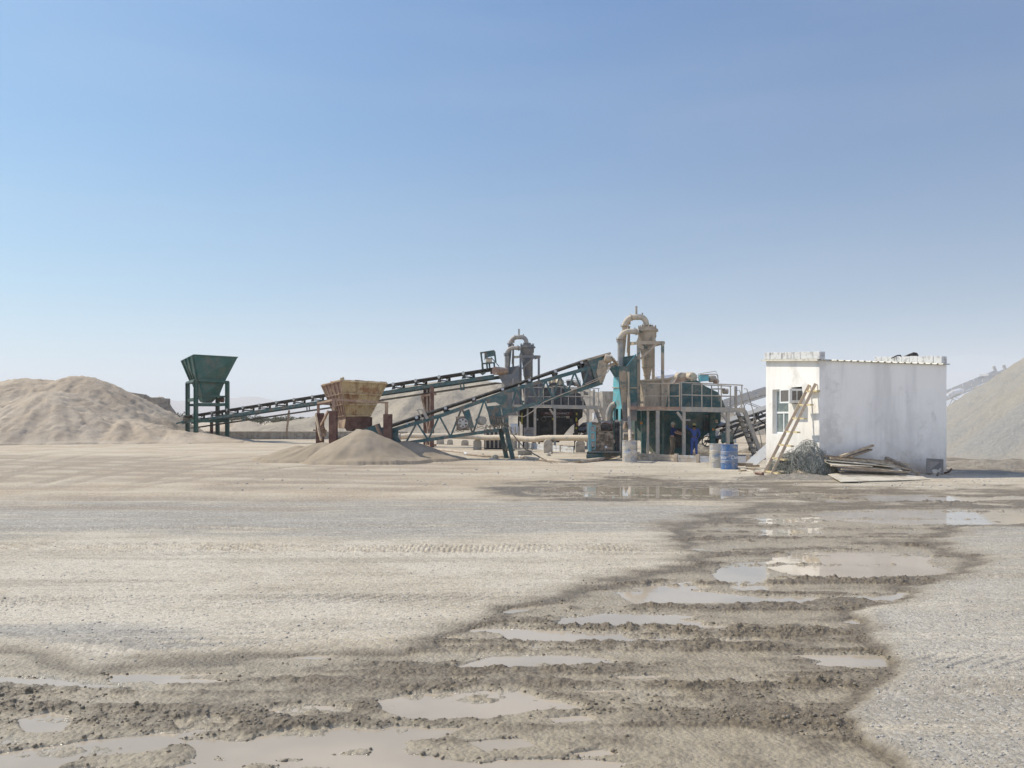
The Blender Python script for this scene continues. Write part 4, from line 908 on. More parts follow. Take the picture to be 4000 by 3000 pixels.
    B(MB().beam(a0, b0, .06, .20), 'stringer', 'deck'); B(MB().beam(a1, b1, .06, .20), 'stringer', 'deck')
    for i in range(1, 9):
        t = i/9.0; p, q = a0.lerp(b0, t), a1.lerp(b1, t); B(MB().beam(p, q, .22, .04), 'tread', 'deck')
    for a_, b_ in ((a0, b0), (a1, b1)):
        h = Vector((0, 0, .95)); mb = MB(); mb.tube([a_+Vector((-.02,0,.98)), a_+Vector((.1,0,.98)), b_+h+Vector((-.1,0,0)), b_+Vector((0,0,.2))], .020, 8); mb.tube([a_.lerp(b_, .5), a_.lerp(b_, .5)+h], .018, 6); B(mb, 'stair_rail', 'rail')
    # cyclone tower
    def jb(x0,y0,x1,y1,w,h,dy=0,dy1=None): return MB().beam(J(x0,y0,dy), J(x1,y1,dy if dy1 is None else dy1), w, h)
    CY = 1.15
    def lowr(x, dy): p = J(x, 900, dy); return Vector((p.x, p.y, T(0, 1060, dy).z))
    for (x, y, dy, w) in ((798, 815, .45, .14), (1318, 860, .45, .13), (1115, 900, 1.9, .13), (585, 520, 1.9, .12)):
        p = J(x, y, dy); B(MB().beam(lowr(x, dy), p, w, w*.9), 'tower_post', 'tower')
    mb = MB(); mb.beam(J(800,880,.45), J(1345,880,.45), .12, 70*uj); mb.beam(J(610,890,1.9), J(1130,880,1.9), .12, .12)
    mb.beam(J(620,905,1.9), J(800,880,.45), .10, 60*uj); mb.beam(J(1345,880,.45), J(1345,880,.45)+Vector((-.25,1.45,0)), .1, .12); B(mb, 'tower_beam', 'tower')
    B(jb(840,1225,1190,900,.07,.09,.42), 'tower_brace', 'tower'); B(jb(585,640,560,1090,.09,.09,1.7), 'tower_brace', 'tower')
    cx = 985; c = J(cx, 620, CY); c0 = J(cx, 620, CY).z
    def zz(y): return J(cx, y, CY).z - c0
    R = lambda r: r*uj*1.03
    cyc = MB().lathe([(R(60), zz(545)), (R(195), zz(545)), (R(200), zz(600)), (R(238), zz(606)), (R(238), zz(638)), (R(200), zz(644)), (R(196), zz(755)), (R(178), zz(790)), (R(168), zz(860)), (R(160), zz(920)),
                      (R(108), zz(1390)), (R(122), zz(1392)), (R(122), zz(1412)), (R(105), zz(1415)), (R(72), zz(1565)), (R(84), zz(1567)), (R(84), zz(1585)), (R(66), zz(1588)), (R(60), zz(1690))], c, n=36)
    cy = B(cyc, 'cyclone', 'cyc')
    mb = MB()
    for i in range(12):
        a = 2*pi*i/12; q = c+Vector((cos(a)*R(185), sin(a)*R(185), zz(545))); mb.prism([q+Vector((-.02,-.02,-.08)), q+Vector((.02,-.02,-.08)), q+Vector((.02,.02,-.08)), q+Vector((-.02,.02,-.08))], (0,0,.16))
        q = c+Vector((cos(a)*R(222), sin(a)*R(222), zz(612))); mb.cyl(q-Vector((0,0,.05)), q+Vector((0,0,.07)), .018, n=6)
    mb.lathe([(R(120), zz(500)), (R(120), zz(518))], c, n=24); mb.lathe([(R(80), zz(520)), (R(80), zz(546))], c, n=24); B(mb, 'cyclone_lid', 'flange', cy)
    for x in (770, 1165):
        mb = MB(); s = 1 if x < 900 else -1; mb.prism([J(x+s*35,720,.6), J(x-s*15,850,.6), J(x+s*60,850,.6)], (0,.05,0)); B(mb, 'gusset', 'tower', cy)
    # overflow bend and inlet bend
    top = [(965,540),(966,480),(955,420),(930,375),(895,342),(850,325),(740,325),(650,333),(590,362),(545,405),(515,455),(500,520)]
    B(MB().tube([J(x, y, CY) for x, y in top], 64*uj, 16), 'overflow_bend', 'pipe')
    down = [(498,520),(490,700),(470,1000),(440,1290)]
    B(MB().tube([J(x, y, CY) for x, y in down], [56*uj, 54*uj, 46*uj, 44*uj], 14), 'overflow_pipe', 'tower')
    inl = [(800,650),(720,640),(640,632),(560,636),(490,662),(440,705),(412,760),(404,820)]
    B(MB().tube([J(x, y, .7) for x, y in inl], 58*uj, 16), 'inlet_bend', 'pipe')
    B(MB().tube([J(404,820,.7), J(408,1100,.7), J(412,1450,.7)], 64*uj, 16), 'inlet_pipe', 'greypipe')
    mb = MB()
    for (p, ax, r) in ((J(404,800,.7), (0,0,1), 92), (J(404,848,.7), (0,0,1), 84), (J(500,520,CY), (0,0,1), 92), (J(745,640,.7), (1,0,0), 80), (J(640,330,CY), (1,0,.25), 82), (J(966,505,CY), (0,0,1), 100)):
        mb.lathe([(r*uj*.5, -.015), (r*uj, -.015), (r*uj, .015), (r*uj*.5, .015)], p, ax, 20)
        for i in range(6):
            a = i*pi/3; 
            if ax == (0,0,1): q = p+Vector((cos(a)*r*uj*.9, sin(a)*r*uj*.9, 0)); mb.cyl(q-Vector((0,0,.05)), q+Vector((0,0,.08)), .014, n=6)
    B(mb, 'pipe_flange', 'flange')
    B(MB().cyl(J(750,330,CY), J(750,88,CY), 24*uj, n=12), 'vent_pipe', 'greypipe')
    mb = MB(); mb.beam(J(880,270,CY), J(880,235,CY), .05, .12); B(mb, 'lifting_lug', 'rustp' if not black else 'grey')
    mb = MB(); mb.beam(J(600,470,1.9), J(600,400,1.6), .12, .09); mb.cyl(J(720,540,.6), J(720,620,.6), .02, n=8); mb.beam(J(690,570,.6), J(760,585,.6), .03, .03); B(mb, 'valve', 'steel')
    mb = MB(); mb.beam(J(860,985,.4), J(905,985,.4), .08, .16); B(mb, 'label_box', 'tower')
    # chute (feed sump) on the left
    Y0, Y1 = -.45, .75
    fr = [(310,684),(400,660),(468,662),(560,548),(562,1170),(432,1170),(398,770),(358,762)]
    B(pris([(310,684),(400,664),(468,664),(558,552),(560,960),(560,1170),(430,1170),(428,1070),(398,768),(358,762)], Y0, Y0+.03), 'chute_front', 'chute')
    B(pris([(345,640),(440,578),(556,560),(545,900),(540,1160),(360,1160),(356,762)], Y1, Y1+.03), 'chute_back', 'chute')
    def quadp(pts, m, nm): return B(MB().plate(pts, .025), nm, m)
    quadp([T(310,684,Y0), T(345,640,Y1), T(350,757,Y1+.02), T(358,762,Y0)], 'chute', 'chute_lip')
    quadp([T(398,768,Y0), T(352,765,Y1), T(347,865,Y1), T(404,865,Y0)], 'chute_sunlit', 'chute_side')  # teal machine: sunlit side painted in as a brighter colour than the front
    quadp([T(404,868,Y0), T(350,868,Y1), T(344,1060,Y1), T(430,1060,Y0)], 'chute_sunlit', 'chute_side')
    mb = MB(); mb.plate([T(345,1060,Y1), T(366,1060,.35), T(366,1165,.35), T(343,1165,Y1)], .02); mb.plate([T(390,1060,-.1), T(412,1060,Y0), T(410,1168,Y0), T(390,1165,-.1)], .02); B(mb, 'chute_foot', 'chute_sunlit')
    quadp([T(470,664,Y0-.001), T(558,552,Y0), T(556,560,Y1), T(540,640,Y1)], 'chute_sunlit', 'chute_lip')
    B(pris([(556,570),(566,570),(566,1170),(556,1170)], Y0+.031, Y1), 'chute_side', 'chute')
    mb = MB(); mb.beam(T(404,864,Y0-.03), T(566,866,Y0-.03), .06, 10*U); mb.beam(T(340,862,Y1), T(404,864,Y0-.03), .06, 8*U); B(mb, 'chute_flange', 'flange')
    if not black: B(pris([(398,690),(440,700),(470,720),(468,1168),(434,1168),(402,780)], Y0-.012, Y0-.001), 'mud_coat', 'tan')
    B(pris([(432,1000),(562,1000),(562,1172),(432,1172)], Y0-.03, Y0-.013), 'lower_panel', 'grey')
    for (x, dy) in ((420, Y0), (420, .4), (556, .5), (350, Y1)):
        p = T(x, 1168, dy); B(MB().beam(drop(p), p, .10, .10), 'leg', 'leg')
    for (a, b_, r) in (((486,716),(486,930),.05), ((486,930),(492,1060),.075)): B(MB().cyl(T(*a,-.62), T(*b_,-.62), r*.9, n=10), 'discharge_pipe', 'pipe')
    return root, T, MM, U, B
tp, T1, MM1, U1, B1 = plant(False)
bp_, T2, MM2, U2, B2 = plant(True)
# hose from the teal machine down to the lone drum
mb = MB(); dx = G('d', 495, 1555)
mb.tube([T1(490,1055,-.66), T1(492,1120,-.9), Z('d', 496, 1200, 36.2), Z('d', 498, 1290, 34.8), Vector((dx.x+.03, dx.y, .84))], .068, 12)
single(mb, 'drain_hose', M['hose'], 'dusty hose hanging from the teal machine down into the lone drum', 'hose')
# details of the teal one
for (x, y, w, h, m, nm) in ((1212,1132,22,20,'orange','warning_sticker'), (606,1190,24,22,'orange','warning_sticker'), (1270,1250,22,20,'orange','warning_sticker'), (1035,1163,48,18,'whitep','name_plate'), (1302,1175,20,30,'cream','notice_plate')):
    dy = 1.24 if x > 1000 and x < 1250 else (.45 if x < 1000 else .62); a = T1(x-w/2, y-h/2, dy); b_ = T1(x+w/2, y+h/2, dy); B1(MB().box((a.x, a.y-.006, b_.z), (b_.x, a.y, a.z)), nm, m)
B1(MB().prism([MM1(735,880,1.1), MM1(838,880,1.1), MM1(838,1060,1.1), MM1(735,1060,1.1)], (0, .16, 0)), 'control_box', 'dgrey')
B1(MB().prism([MM1(255,1015,1.15), MM1(372,1015,1.15), MM1(372,1340,1.15), MM1(255,1340,1.15)], (0, .12, 0)), 'access_hatch', 'black')
whl = MB(); c = MM1(795, 1240, .95); rr = 88*.22901/.42194*U1
whl.tube([c+Vector((cos(a)*rr, 0, sin(a)*rr)) for a in [i*pi/12 for i in range(25)]], .025, 8, False)
for a in (.5, 1.2): whl.beam(c+Vector((cos(a)*rr, 0, sin(a)*rr)), c-Vector((cos(a)*rr, 0, sin(a)*rr)), .05, .03)
whl.cyl(c-Vector((0,.05,0)), c+Vector((0,.3,0)), .06); B1(whl, 'hand_wheel', 'black')
B1(MB().prism([MM1(1045,1092,-.2), MM1(1245,1088,-.2), MM1(1225,1260,-.2), MM1(1035,1255,-.2)], (0, .05, 0)), 'splash_plate', 'teal')
# details of the black one
def K2(x, y, dy=0): return Z('k', x, y, (38+dy)*1.3245)
B2(MB().prism([K2(945,565,1.2), K2(1490,572,1.2), K2(1490,630,1.2), K2(945,628,1.2)], (0, .04, 0)), 'sign_board', 'redbr')
def sign(par, txt, k0, size_px, x, y, Y, m, sx=1.0):
    vs, fs = lettering(txt, 1.0); c = Z(k0, x, y, Y); s = size_px*ZM[k0][2]/F*Y
    MB().add([(c.x+v.x*s*sx, c.y-.006-v.z, c.z+v.y*s) for v in vs], fs).build('lettering', M[m], par, smooth=0)
YS = (38+1.2)*1.3245-.01
sign(bp_, 'FM', 'k', 46, 1038, 598, YS, 'letterd', 1.1); sign(bp_, 'COMPACT', 'k', 46, 1312, 600, YS, 'letterd', 1.15)
B2(MB().prism([K2(1075,570,1.18), K2(1165,572,1.18), K2(1165,628,1.18), K2(1075,626,1.18)], (0, .02, 0)), 'sign_patch', 'rustd')
YT = (38+1.24)*1.3245
sign(bp_, 'WWW.TEREX.COM', 'k', 44, 1188, 655, (38+1.27)*1.3245-.02, 'letterd', 1.05)
for (x0, y0, x1, y1, m, nm, dy) in ((600,585,626,785,'yellow','warning_strip',1.0), (1546,588,1574,626,'yellow','warning_sticker',.62), (1542,668,1570,735,'yellow','warning_sticker',.62), (1558,760,1582,800,'orange','warning_sticker',.62), (1540,830,1566,870,'yellow','warning_sticker',.62), (1136,675,1160,710,'yellow','warning_sticker',1.2),
                           (1382,642,1436,682,'cream','notice_plate',1.2), (870,688,912,716,'whitep','notice_plate',1.2), (1440,682,1512,790,'dgrey','control_box',1.15), (960,215,985,240,'yellow','warning_sticker',.5)):
    a, b_ = K2(x0, y0, dy), K2(x1, y1, dy); B2(MB().box((a.x, a.y-.01, b_.z), (b_.x, a.y, a.z)), nm, m)
mb = MB(); c = K2(990, 695, 1.2)
for i in range(12):
    a = i*pi/6; q = c+Vector((cos(a)*.135, -.02, sin(a)*.135)); mb.cyl(q, q+Vector((0,-.02,0)), .018, n=8)
B2(mb, 'flange_bolts', 'galv')
def cabinet(x0, y0, x1, y1, Y, m, label, cat, name, btn=False):
    a, b_ = Z('k', x0, y0, Y), Z('k', x1, y1, Y); o = thing(name, label, cat, ((a.x+b_.x)/2, Y, 0))
    MB().box((a.x, Y, b_.z), (b_.x, Y+.3, a.z)).build('case', M[m], o, smooth=0, bevel=.01)
    mb = MB(); mb.box((a.x+.05, Y+.1, -.1), (a.x+.11, Y+.16, b_.z)); mb.box((b_.x-.11, Y+.1, -.1), (b_.x-.05, Y+.16, b_.z)); mb.build('leg', M['galv'], o, smooth=0)
    if btn:
        for (r, n, dz) in ((.016, 2, .9), (.018, 3, .72), (.018, 3, .62), (.014, 6, .36)):
            for i in range(n):
                q = Vector((a.x+(b_.x-a.x)*(.5+(i-(n-1)/2)*.14), Y, b_.z+(a.z-b_.z)*dz)); MB().cyl(q, q-Vector((0,.02,0)), r, n=8).build('button', M['black'], o)
cabinet(648, 845, 820, 992, 47.0, 'grey', 'grey control cabinet with rows of buttons before the black machine', 'cabinet', 'control_cabinet', True)
cabinet(415, 772, 543, 940, 49.5, 'whitep', 'plain white cabinet left of the black machine', 'cabinet', 'cabinet')

# ------------------------------------------------------------------ engine pump set beside the teal machine
YP = 36.0
o = thing('engine_pump', 'oily engine driven pump with a blue rimmed radiator', 'pump', (Z('l', 350, 1480, YP).x, YP, 0))
def LB(mb, nm, m, par=None): return mb.build(nm, M[m], par or o)
mb = MB(); mb.beam(G('l', 60, 1480, .18), Z('l', 700, 1425, YP), .10, .16); mb.beam(Z('l', 60, 1420, YP+.9), Z('l', 700, 1415, YP+.9), .1, .16)
mb.beam(Z('l', 215, 1400, YP-.1), Z('l', 215, 1500, YP-.1), .08, .08); mb.beam(Z('l', 100, 1390, YP-.1), Z('l', 700, 1395, YP-.1), .9, .04); LB(mb, 'base_frame', 'conv')
pts = arc((175, 950), 46, 180, 0, 10) + arc((175, 1250), 46, 0, -180, 10)
LB(MB().prism([Z('l', x, y, YP) for x, y in pts], (0, .06, 0)), 'radiator_core', 'greypipe')
lp = arc((175, 925), 44, 180, 0, 10) + arc((175, 1300), 44, 0, -180, 10)
P = [Z('l', x, y, YP-.03) for x, y in lp]; P.append(P[0]); LB(MB().tube(P, .022, 8, False), 'radiator_rim', 'tealb')
mb = MB()
for y in (1018, 1170): mb.beam(Z('l', 132, y, YP-.05), Z('l', 218, y, YP-.05), .03, .06)
LB(mb, 'radiator_strap', 'tealb')
LB(MB().prism([Z('l', 107,830,YP+.03), Z('l', 150,828,YP+.03), Z('l', 150,1395,YP+.03), Z('l', 107,1390,YP+.03)], (0, .7, 0)), 'side_panel', 'tealb')
LB(MB().prism([Z('l', 150,826,YP+.08), Z('l', 225,824,YP+.08), Z('l', 330,850,YP+.08), Z('l', 330,1385,YP+.08), Z('l', 150,1385,YP+.08)], (0, .75, 0)), 'radiator_shroud', 'dhose')
mb = MB(); mb.lathe([(.02,0),(.22,0),(.27,.06),(.27,.42),(.20,.5),(.02,.5)], Z('l', 325, 920, YP+.35), (1,0,0), 22); LB(mb, 'air_cleaner', 'rubber')
mb = MB(); mb.prism([Z('l', 325,1010,YP+.1), Z('l', 560,1000,YP+.1), Z('l', 575,1180,YP+.1), Z('l', 560,1400,YP+.1), Z('l', 325,1400,YP+.1)], (0, .6, 0))
rs = random.Random(3)
for i in range(16):
    x, y = rs.uniform(340, 550), rs.uniform(1030, 1370); a = Z('l', x, y, YP+.1); w, h = rs.uniform(.03,.12), rs.uniform(.03,.12); mb.box((a.x-w, a.y-rs.uniform(.03,.10), a.z-h), (a.x+w, a.y, a.z+h))
LB(mb, 'engine_block', 'dhose')
mb = MB(); mb.prism([Z('l', 325,990,YP+.05), Z('l', 560,995,YP+.05), Z('l', 560,1008,YP+.05), Z('l', 325,1003,YP+.05)], (0,.6,0)); LB(mb, 'engine_rail', 'woodd')
for x in (595, 640):
    LB(MB().tube([Z('l', x-10,860,YP+.2), Z('l', x,835,YP+.2), Z('l', x+14,830,YP+.2), Z('l', x+26,870,YP+.2), Z('l', x+24,1390,YP+.2)], .06, 10), 'hose', 'rubber')
LB(MB().tube([Z('l', 345,850,YP+.1), Z('l', 420,835,YP+.1), Z('l', 520,870,YP+.1), Z('l', 548,960,YP+.1)], .035, 8), 'exhaust_pipe', 'rustd')
mb = MB(); mb.beam(Z('l', 330,845,YP+.2), Z('l', 385,842,YP+.2), .1, .12); LB(mb, 'filler_cap', 'steel')
mb = MB(); a = Z('l', 425, 1300, YP); mb.box((a.x-.04, a.y-.04, a.z-.05), (a.x+.04, a.y, a.z+.05)); LB(mb, 'data_plate', 'whitep')
mb = MB(); mb.cyl(Z('l', 700,900,YP+.1), Z('l', 698,1420,YP+.1), .035, n=10); single(mb, 'stand_pipe', M['galv'], 'pale upright pipe right of the engine pump', 'pipe')
# big bend rising behind the pump
mb = MB(); mb.tube([Z('l', 478,1100,38.6), Z('l', 478,820,38.6), Z('l', 482,700,38.6), Z('l', 495,620,38.6), Z('l', 520,555,38.6), Z('l', 560,505,38.5), Z('l', 620,480,38.4)], .15, 18)
p = Z('l', 478,1100,38.6); mb.cyl((p.x, p.y, -.1), p, .15, n=18)
single(mb, 'riser_pipe', M['greypipe'], 'thick grey bend rising between the pump and the teal machine', 'pipe')
# rust coloured reducer and tank seen under the teal chute
mb = MB(); mb.lathe([(.05,0),(.17,.02),(.17,.5),(.05,.55)], Z('l', 745, 1090, 40), (1,0,0), 18); single(mb, 'pipe_section', M['greypipe'], 'short grey pipe under the teal chute', 'pipe')
mb = MB(); mb.lathe([(.15,0),(.19,.02),(.08,.25),(.03,.36)], Z('l', 800, 960, 39.6), (0,0,1), 18); single(mb, 'reducer', M['rustp'], 'rusty cone under the teal chute outlet', 'pipe fitting')

# ------------------------------------------------------------------ big ground pipeline on concrete saddles
PIPE = [Z('b', 1010,1175,49.3), Z('b', 1100,1165,49), Z('b', 1300,1172,48.6), Z('b', 1500,1168,48.2), Z('b', 1760,1175,47.8), Z('k', 30,1018,47.2), Z('k', 200,1012,46.6), Z('k', 400,1010,46), Z('k', 560,1028,45.6),
        Z('k', 720,1045,45), Z('k', 850,1042,44.6), Z('k', 1000,1022,44), Z('k', 1200,1020,43.4), Z('k', 1500,1020,42.6), Z('k', 1800,1022,41.8), Z('k', 1980,1022,41.4)]
o = thing('pipeline', 'long dusty pipeline lying on concrete saddles before the black machine', 'pipeline', (PIPE[0].x, PIPE[0].y, 0))
MB().tube(PIPE, .150, 18).build('pipe', M['tanpipe'], o)
mb = MB()
for (x, y, Y) in ((650,1038,45.3), (890,1040,44.4), (1075,1022,43.8), (130,1014,46.9)): mb.lathe([(.1,-.03),(.168,-.03),(.168,.03),(.1,.03)], Z('k', x, y, Y), (1,-.1,.02), 18)
mb.build('coupling', M['tanpipe'], o)
mb = MB(); a = Z('b', 1010,1175,49.3); mb.lathe([(.14,-.1),(.2,-.1),(.2,.0),(.14,.0)], a, (1,0,.1), 16); mb.build('end_flange', M['greypipe'], o)
def saddle(cx, bot, w, top, d, lab, mat='concl'):
    g = G('c', cx, bot, 0); Y = g.y; a = Z('c', cx-w/2, top, Y); b_ = Z('c', cx+w/2, top, Y); mb = MB(); x0, x1, zt = a.x, b_.x, a.z
    mb.prism([(x0, Y, -.1), (x1, Y, -.1), (x1, Y, zt-.12), (x1-.10, Y, zt), (x0+.10, Y, zt), (x0, Y, zt-.12)], (0, d, 0))
    single(mb, 'concrete_block', M[mat], lab, 'concrete block', 'concrete saddle blocks', smooth=0, bevel=.02)
saddle(178, 1405, 86, 1292, .5, 'dark concrete saddle under the pipeline, left of the conveyor legs', 'conc')
saddle(540, 1420, 84, 1300, .5, 'concrete saddle under the pipeline right behind the conveyor legs', 'conc')
saddle(945, 1440, 96, 1295, .5, 'concrete saddle carrying the pipeline near its middle')
saddle(1292, 1435, 98, 1300, .5, 'concrete saddle carrying the pipeline just left of the pump')
saddle(42, 1358, 76, 1296, .5, 'low pale concrete block beside the dark saddle')
g = G('b', 1330, 1265, 0)
for (cx, bot, w, top, lab) in ((-225, 1345, 76, 1235, 'concrete block at the far left end of the pipeline'), (-120, 1350, 60, 1290, 'small concrete block behind the near conveyor truss')):
    saddle(cx, bot, w, top, .5, lab)
mb = MB(); p = G('c', 692, 1462, 0); mb.box((p.x-.34, p.y, -.02), (p.x+.34, p.y+.3, .24)); single(mb, 'concrete_block', M['conc'], 'flat concrete block lying on the ground before the pipeline', 'concrete block', 'concrete saddle blocks', smooth=0, bevel=.02)
# hose on the ground
pts = [G('b', 1130,1290,.06), G('b', 1300,1308,.06), G('b', 1600,1335,.06), G('b', 1900,1375,.06), G('c', 60,1445,.06), G('c', 240,1468,.06), G('c', 440,1474,.06), G('c', 640,1480,.06), G('c', 850,1507,.06), G('c', 1080,1528,.06), G('c', 1290,1534,.06), G('c', 1500,1506,.08), G('c', 1640,1478,.1), G('c', 1740,1440,.22), Z('d', 448, 1420, 37.5)]
o = thing('ground_hose', 'long dusty hose snaking along the ground to the pump', 'hose', (pts[6].x, pts[6].y, 0))
MB().tube(pts, .068, 12).build('hose', M['hose'], o)
for q in (4, 7): d = (pts[q+1]-pts[q]).normalized(); MB().cyl(pts[q]-d*.18, pts[q]+d*.18, .078, n=12).build('hose_clamp', M['whitep'], o)
for (x, y, r, z, lab) in ((370,1500,.16,.14,'round pale stone beside the conveyor foot'), (330,1515,.10,.08,'small stone next to the round stone by the conveyor foot'), (945,1470,.12,.10,'flat stone before the third concrete saddle'), (972,1450,.09,.08,'small stone behind the flat stone')):
    g = G('c', x, y, 0); mb = MB(); pr = [(.02,-.02)]+[(r*(1-(t/5.)**2)**.5*(1+.08*math.sin(t*3)), t/5.*z*1.5) for t in range(5)]+[(.01, z*1.5)]
    mb.lathe(pr, (g.x, g.y, 0), n=11); mb.v = [(v[0]+.02*math.sin(v[2]*40+v[1]*20), v[1], v[2]) for v in mb.v]; single(mb, 'stone', M['concl'], lab, 'stone', 'stones by the conveyor')
for (pt, lab) in (([Z('c', 350,1150,35.9), Z('c', 440,1130,35.8), Z('c', 520,1180,35.7), Z('c', 600,1290,35.6), Z('c', 680,1375,36.2), Z('c', 800,1450,36.4), G('c', 990,1550,.02)], 'dark cable drooping from the conveyor leg to the ground'),
                 ([Z('c', 505,1120,35.9), Z('c', 560,1230,35.8), Z('c', 700,1400,36.5), G('c', 900,1512,.02), G('c', 1040,1548,.02)], 'second cable hanging beside the dark cable')):
    mb = MB(); mb.tube(pt, .018, 6); single(mb, 'cable', M['dhose'], lab, 'cable')

# ------------------------------------------------------------------ near belt conveyor
YN, YR = 36.4, 37.45
def px(p): return (CX+p.x/p.y*F, HY-(p.z-EYE)/p.y*F)
nc = thing('belt_conveyor', 'near belt conveyor with lattice frame rising to the teal machine', 'conveyor', (Z('c', 540, 1520, YN).x, YN, 0))
def NB(mb, nm, m, par=None, **k): return mb.build(nm, M[m], par or nc, **k)
def on(line, x, Y):                                          # point at photo column x on a polyline given in photo pixels
    for (x0, y0), (x1, y1) in zip(line, line[1:]):
        if x <= x1 or (x1, y1) == line[-1]: return W(x, y0+(y1-y0)*(x-x0)/(x1-x0), Y)
def pxl(k, x, y): ox, oy, s = ZM[k]; return (ox+x*s, oy+y*s)
BELT = [pxl('b', 860, 1072), pxl('b', 2212, 625), pxl('c', 1300, 452), pxl('c', 1600, 368)]
TOPC = [pxl('b', 905, 1112), pxl('b', 1480, 938), pxl('b', 2212, 672), pxl('c', 1405, 512)]
LOWL = [pxl('b', 1010, 1252), pxl('b', 2070, 1105)]
LOWR = [pxl('c', 495, 1000), pxl('c', 1530, 678)]
for Y in (YN, YR):
    for L, h in ((TOPC, .16), (LOWL, .14), (LOWR, .15)):
        for a, b_ in zip(L, L[1:]): NB(MB().beam(W(*a, Y), W(*b_, Y), .08, h), 'chord', 'conv')
    d = MB(); xs = np.linspace(1585, 1935, 9)
    for i in range(8):
        a, b_ = (LOWL, TOPC) if i % 2 == 0 else (TOPC, LOWL)
        d.beam(on(a, xs[i], Y), on(b_, xs[i+1], Y), .075, .075)
    NB(d, 'lattice', 'conv'); d = MB()
    xs = np.linspace(1990, 2300, 12)
    for i in range(11):
        a, b_ = (LOWR, TOPC) if i % 2 == 0 else (TOPC, LOWR); d.beam(on(a, xs[i], Y), on(b_, xs[i+1], Y), .075, .075)
    NB(d, 'lattice', 'conv')
mb = MB()
for x in np.linspace(1600, 1930, 6): mb.beam(on(LOWL, x, YN), on(LOWL, x, YR), .05, .05)
for x in np.linspace(1990, 2330, 7): mb.beam(on(LOWR, x, YN), on(LOWR, x, YR), .05, .05)
for x in np.linspace(1560, 2300, 12): mb.beam(on(TOPC, x, YN), on(TOPC, x, YR), .05, .05)
NB(mb, 'cross_member', 'conv')
# belt: troughed, slightly sagging between idlers
def trough(line, Ys, w, th, n=60, x0=None, x1=None):
    mb = MB(); xs = np.linspace(x0 or line[0][0], x1 or line[-1][0], n); vs = []; Ym = sum(Ys)/2
    cr = [(-.5, .085), (-.26, 0), (.26, 0), (.5, .085)]
    for i, x in enumerate(xs):
        c = on(line, x, Ym)
        for k in (0, 1):
            for (a, dz) in (cr if k == 0 else cr[::-1]): vs.append((c.x, Ym+a*w, c.z+dz-.04-(th if k else 0)))
    fs = [(i*8+j, i*8+(j+1) % 8, (i+1)*8+(j+1) % 8, (i+1)*8+j) for i in range(n-1) for j in range(8)]
    mb.add(vs, fs+[tuple(range(8)), tuple((n-1)*8+j for j in range(8))]); return mb
NB(trough(BELT, (YN, YR), 1.05, .05), 'belt', 'belt')
ret = MB(); ret.beam(on(BELT, 1560, (YN+YR)/2)-Vector((0,0,.28)), on(BELT, 2290, (YN+YR)/2)-Vector((0,0,.28)), .8, .02); NB(ret, 'return_belt', 'rubber')
for x in (1200+1182*.36166, 1200+1494*.36166, 1200+1800*.36166, 1800+452*.36157, 1800+742*.36157, 1800+1022*.36157, 1800+1306*.36157):
    c = on(BELT, x, YN); t = on(TOPC, x, YN); mb = MB()
    mb.prism([(c.x-.12, YN-.02, c.z-.09), (c.x+.12, YN-.02, c.z-.09), (c.x+.05, YN-.02, t.z), (c.x-.05, YN-.02, t.z)], (0, .04, 0))
    mb.prism([(c.x-.12, YR-.02, c.z-.09), (c.x+.12, YR-.02, c.z-.09), (c.x+.05, YR-.02, t.z), (c.x-.05, YR-.02, t.z)], (0, .04, 0)); mb.beam((c.x, YN, c.z-.12), (c.x, YR, c.z-.12), .08, .08)
    idl = NB(mb, 'idler_bracket', 'rubber')
    for p_, q_ in (((c.x, YN-.06, c.z-.02), (c.x, YN+.30, c.z-.10)), ((c.x, YN+.32, c.z-.11), (c.x, YR-.32, c.z-.11)), ((c.x, YR-.30, c.z-.10), (c.x, YR+.06, c.z-.02))): NB(MB().cyl(p_, q_, .065, n=14), 'roller', 'steel', idl)
for x in (1800+628*.36157, 1800+700*.36157, 1590, 1800+240*.36157):
    t = on(TOPC, x, YN-.05); mb = MB(); mb.lathe([(.03,0),(.05,0),(.05,.04),(.03,.04)], t+Vector((0,0,.1)), (0,1,0), 14); NB(mb, 'guide_ring', 'steel')
# gusset over the legs, legs, feet
gus = [(170,300),(262,235),(372,258),(362,400),(395,460),(470,512),(400,560),(385,600),(366,835),(305,835),(285,640),(240,450),(160,402),(0,425),(0,360)]
for Y in (YN-.05, YR+.02): NB(MB().prism([Z('k', x, y, Y) for x, y in gus], (0, .03, 0)), 'gusset', 'conv')
for (x0, y0, x1, Y) in ((335, 830, 462, YN-.03), (238, 860, 352, YR)):
    a = Z('k', x0, y0, Y); b_ = Z('k', x1, 1400, Y); b_.z = -.02
    leg = NB(MB().ibeam(a, b_, .18, .20, Vector((1,0,0)), .03), 'leg', 'conv')
    NB(MB().box((b_.x-.2, b_.y-.2, -.02), (b_.x+.25, b_.y+.2, .03)), 'foot_plate', 'galv', leg)
mb = MB(); mb.beam(Z('k', 330, 850, YN), Z('k', 300, 850, YR), .10, .10); mb.beam(Z('k', 390, 1130, YN), Z('k', 330, 1250, YR), .07, .07); NB(mb, 'leg_tie', 'conv')
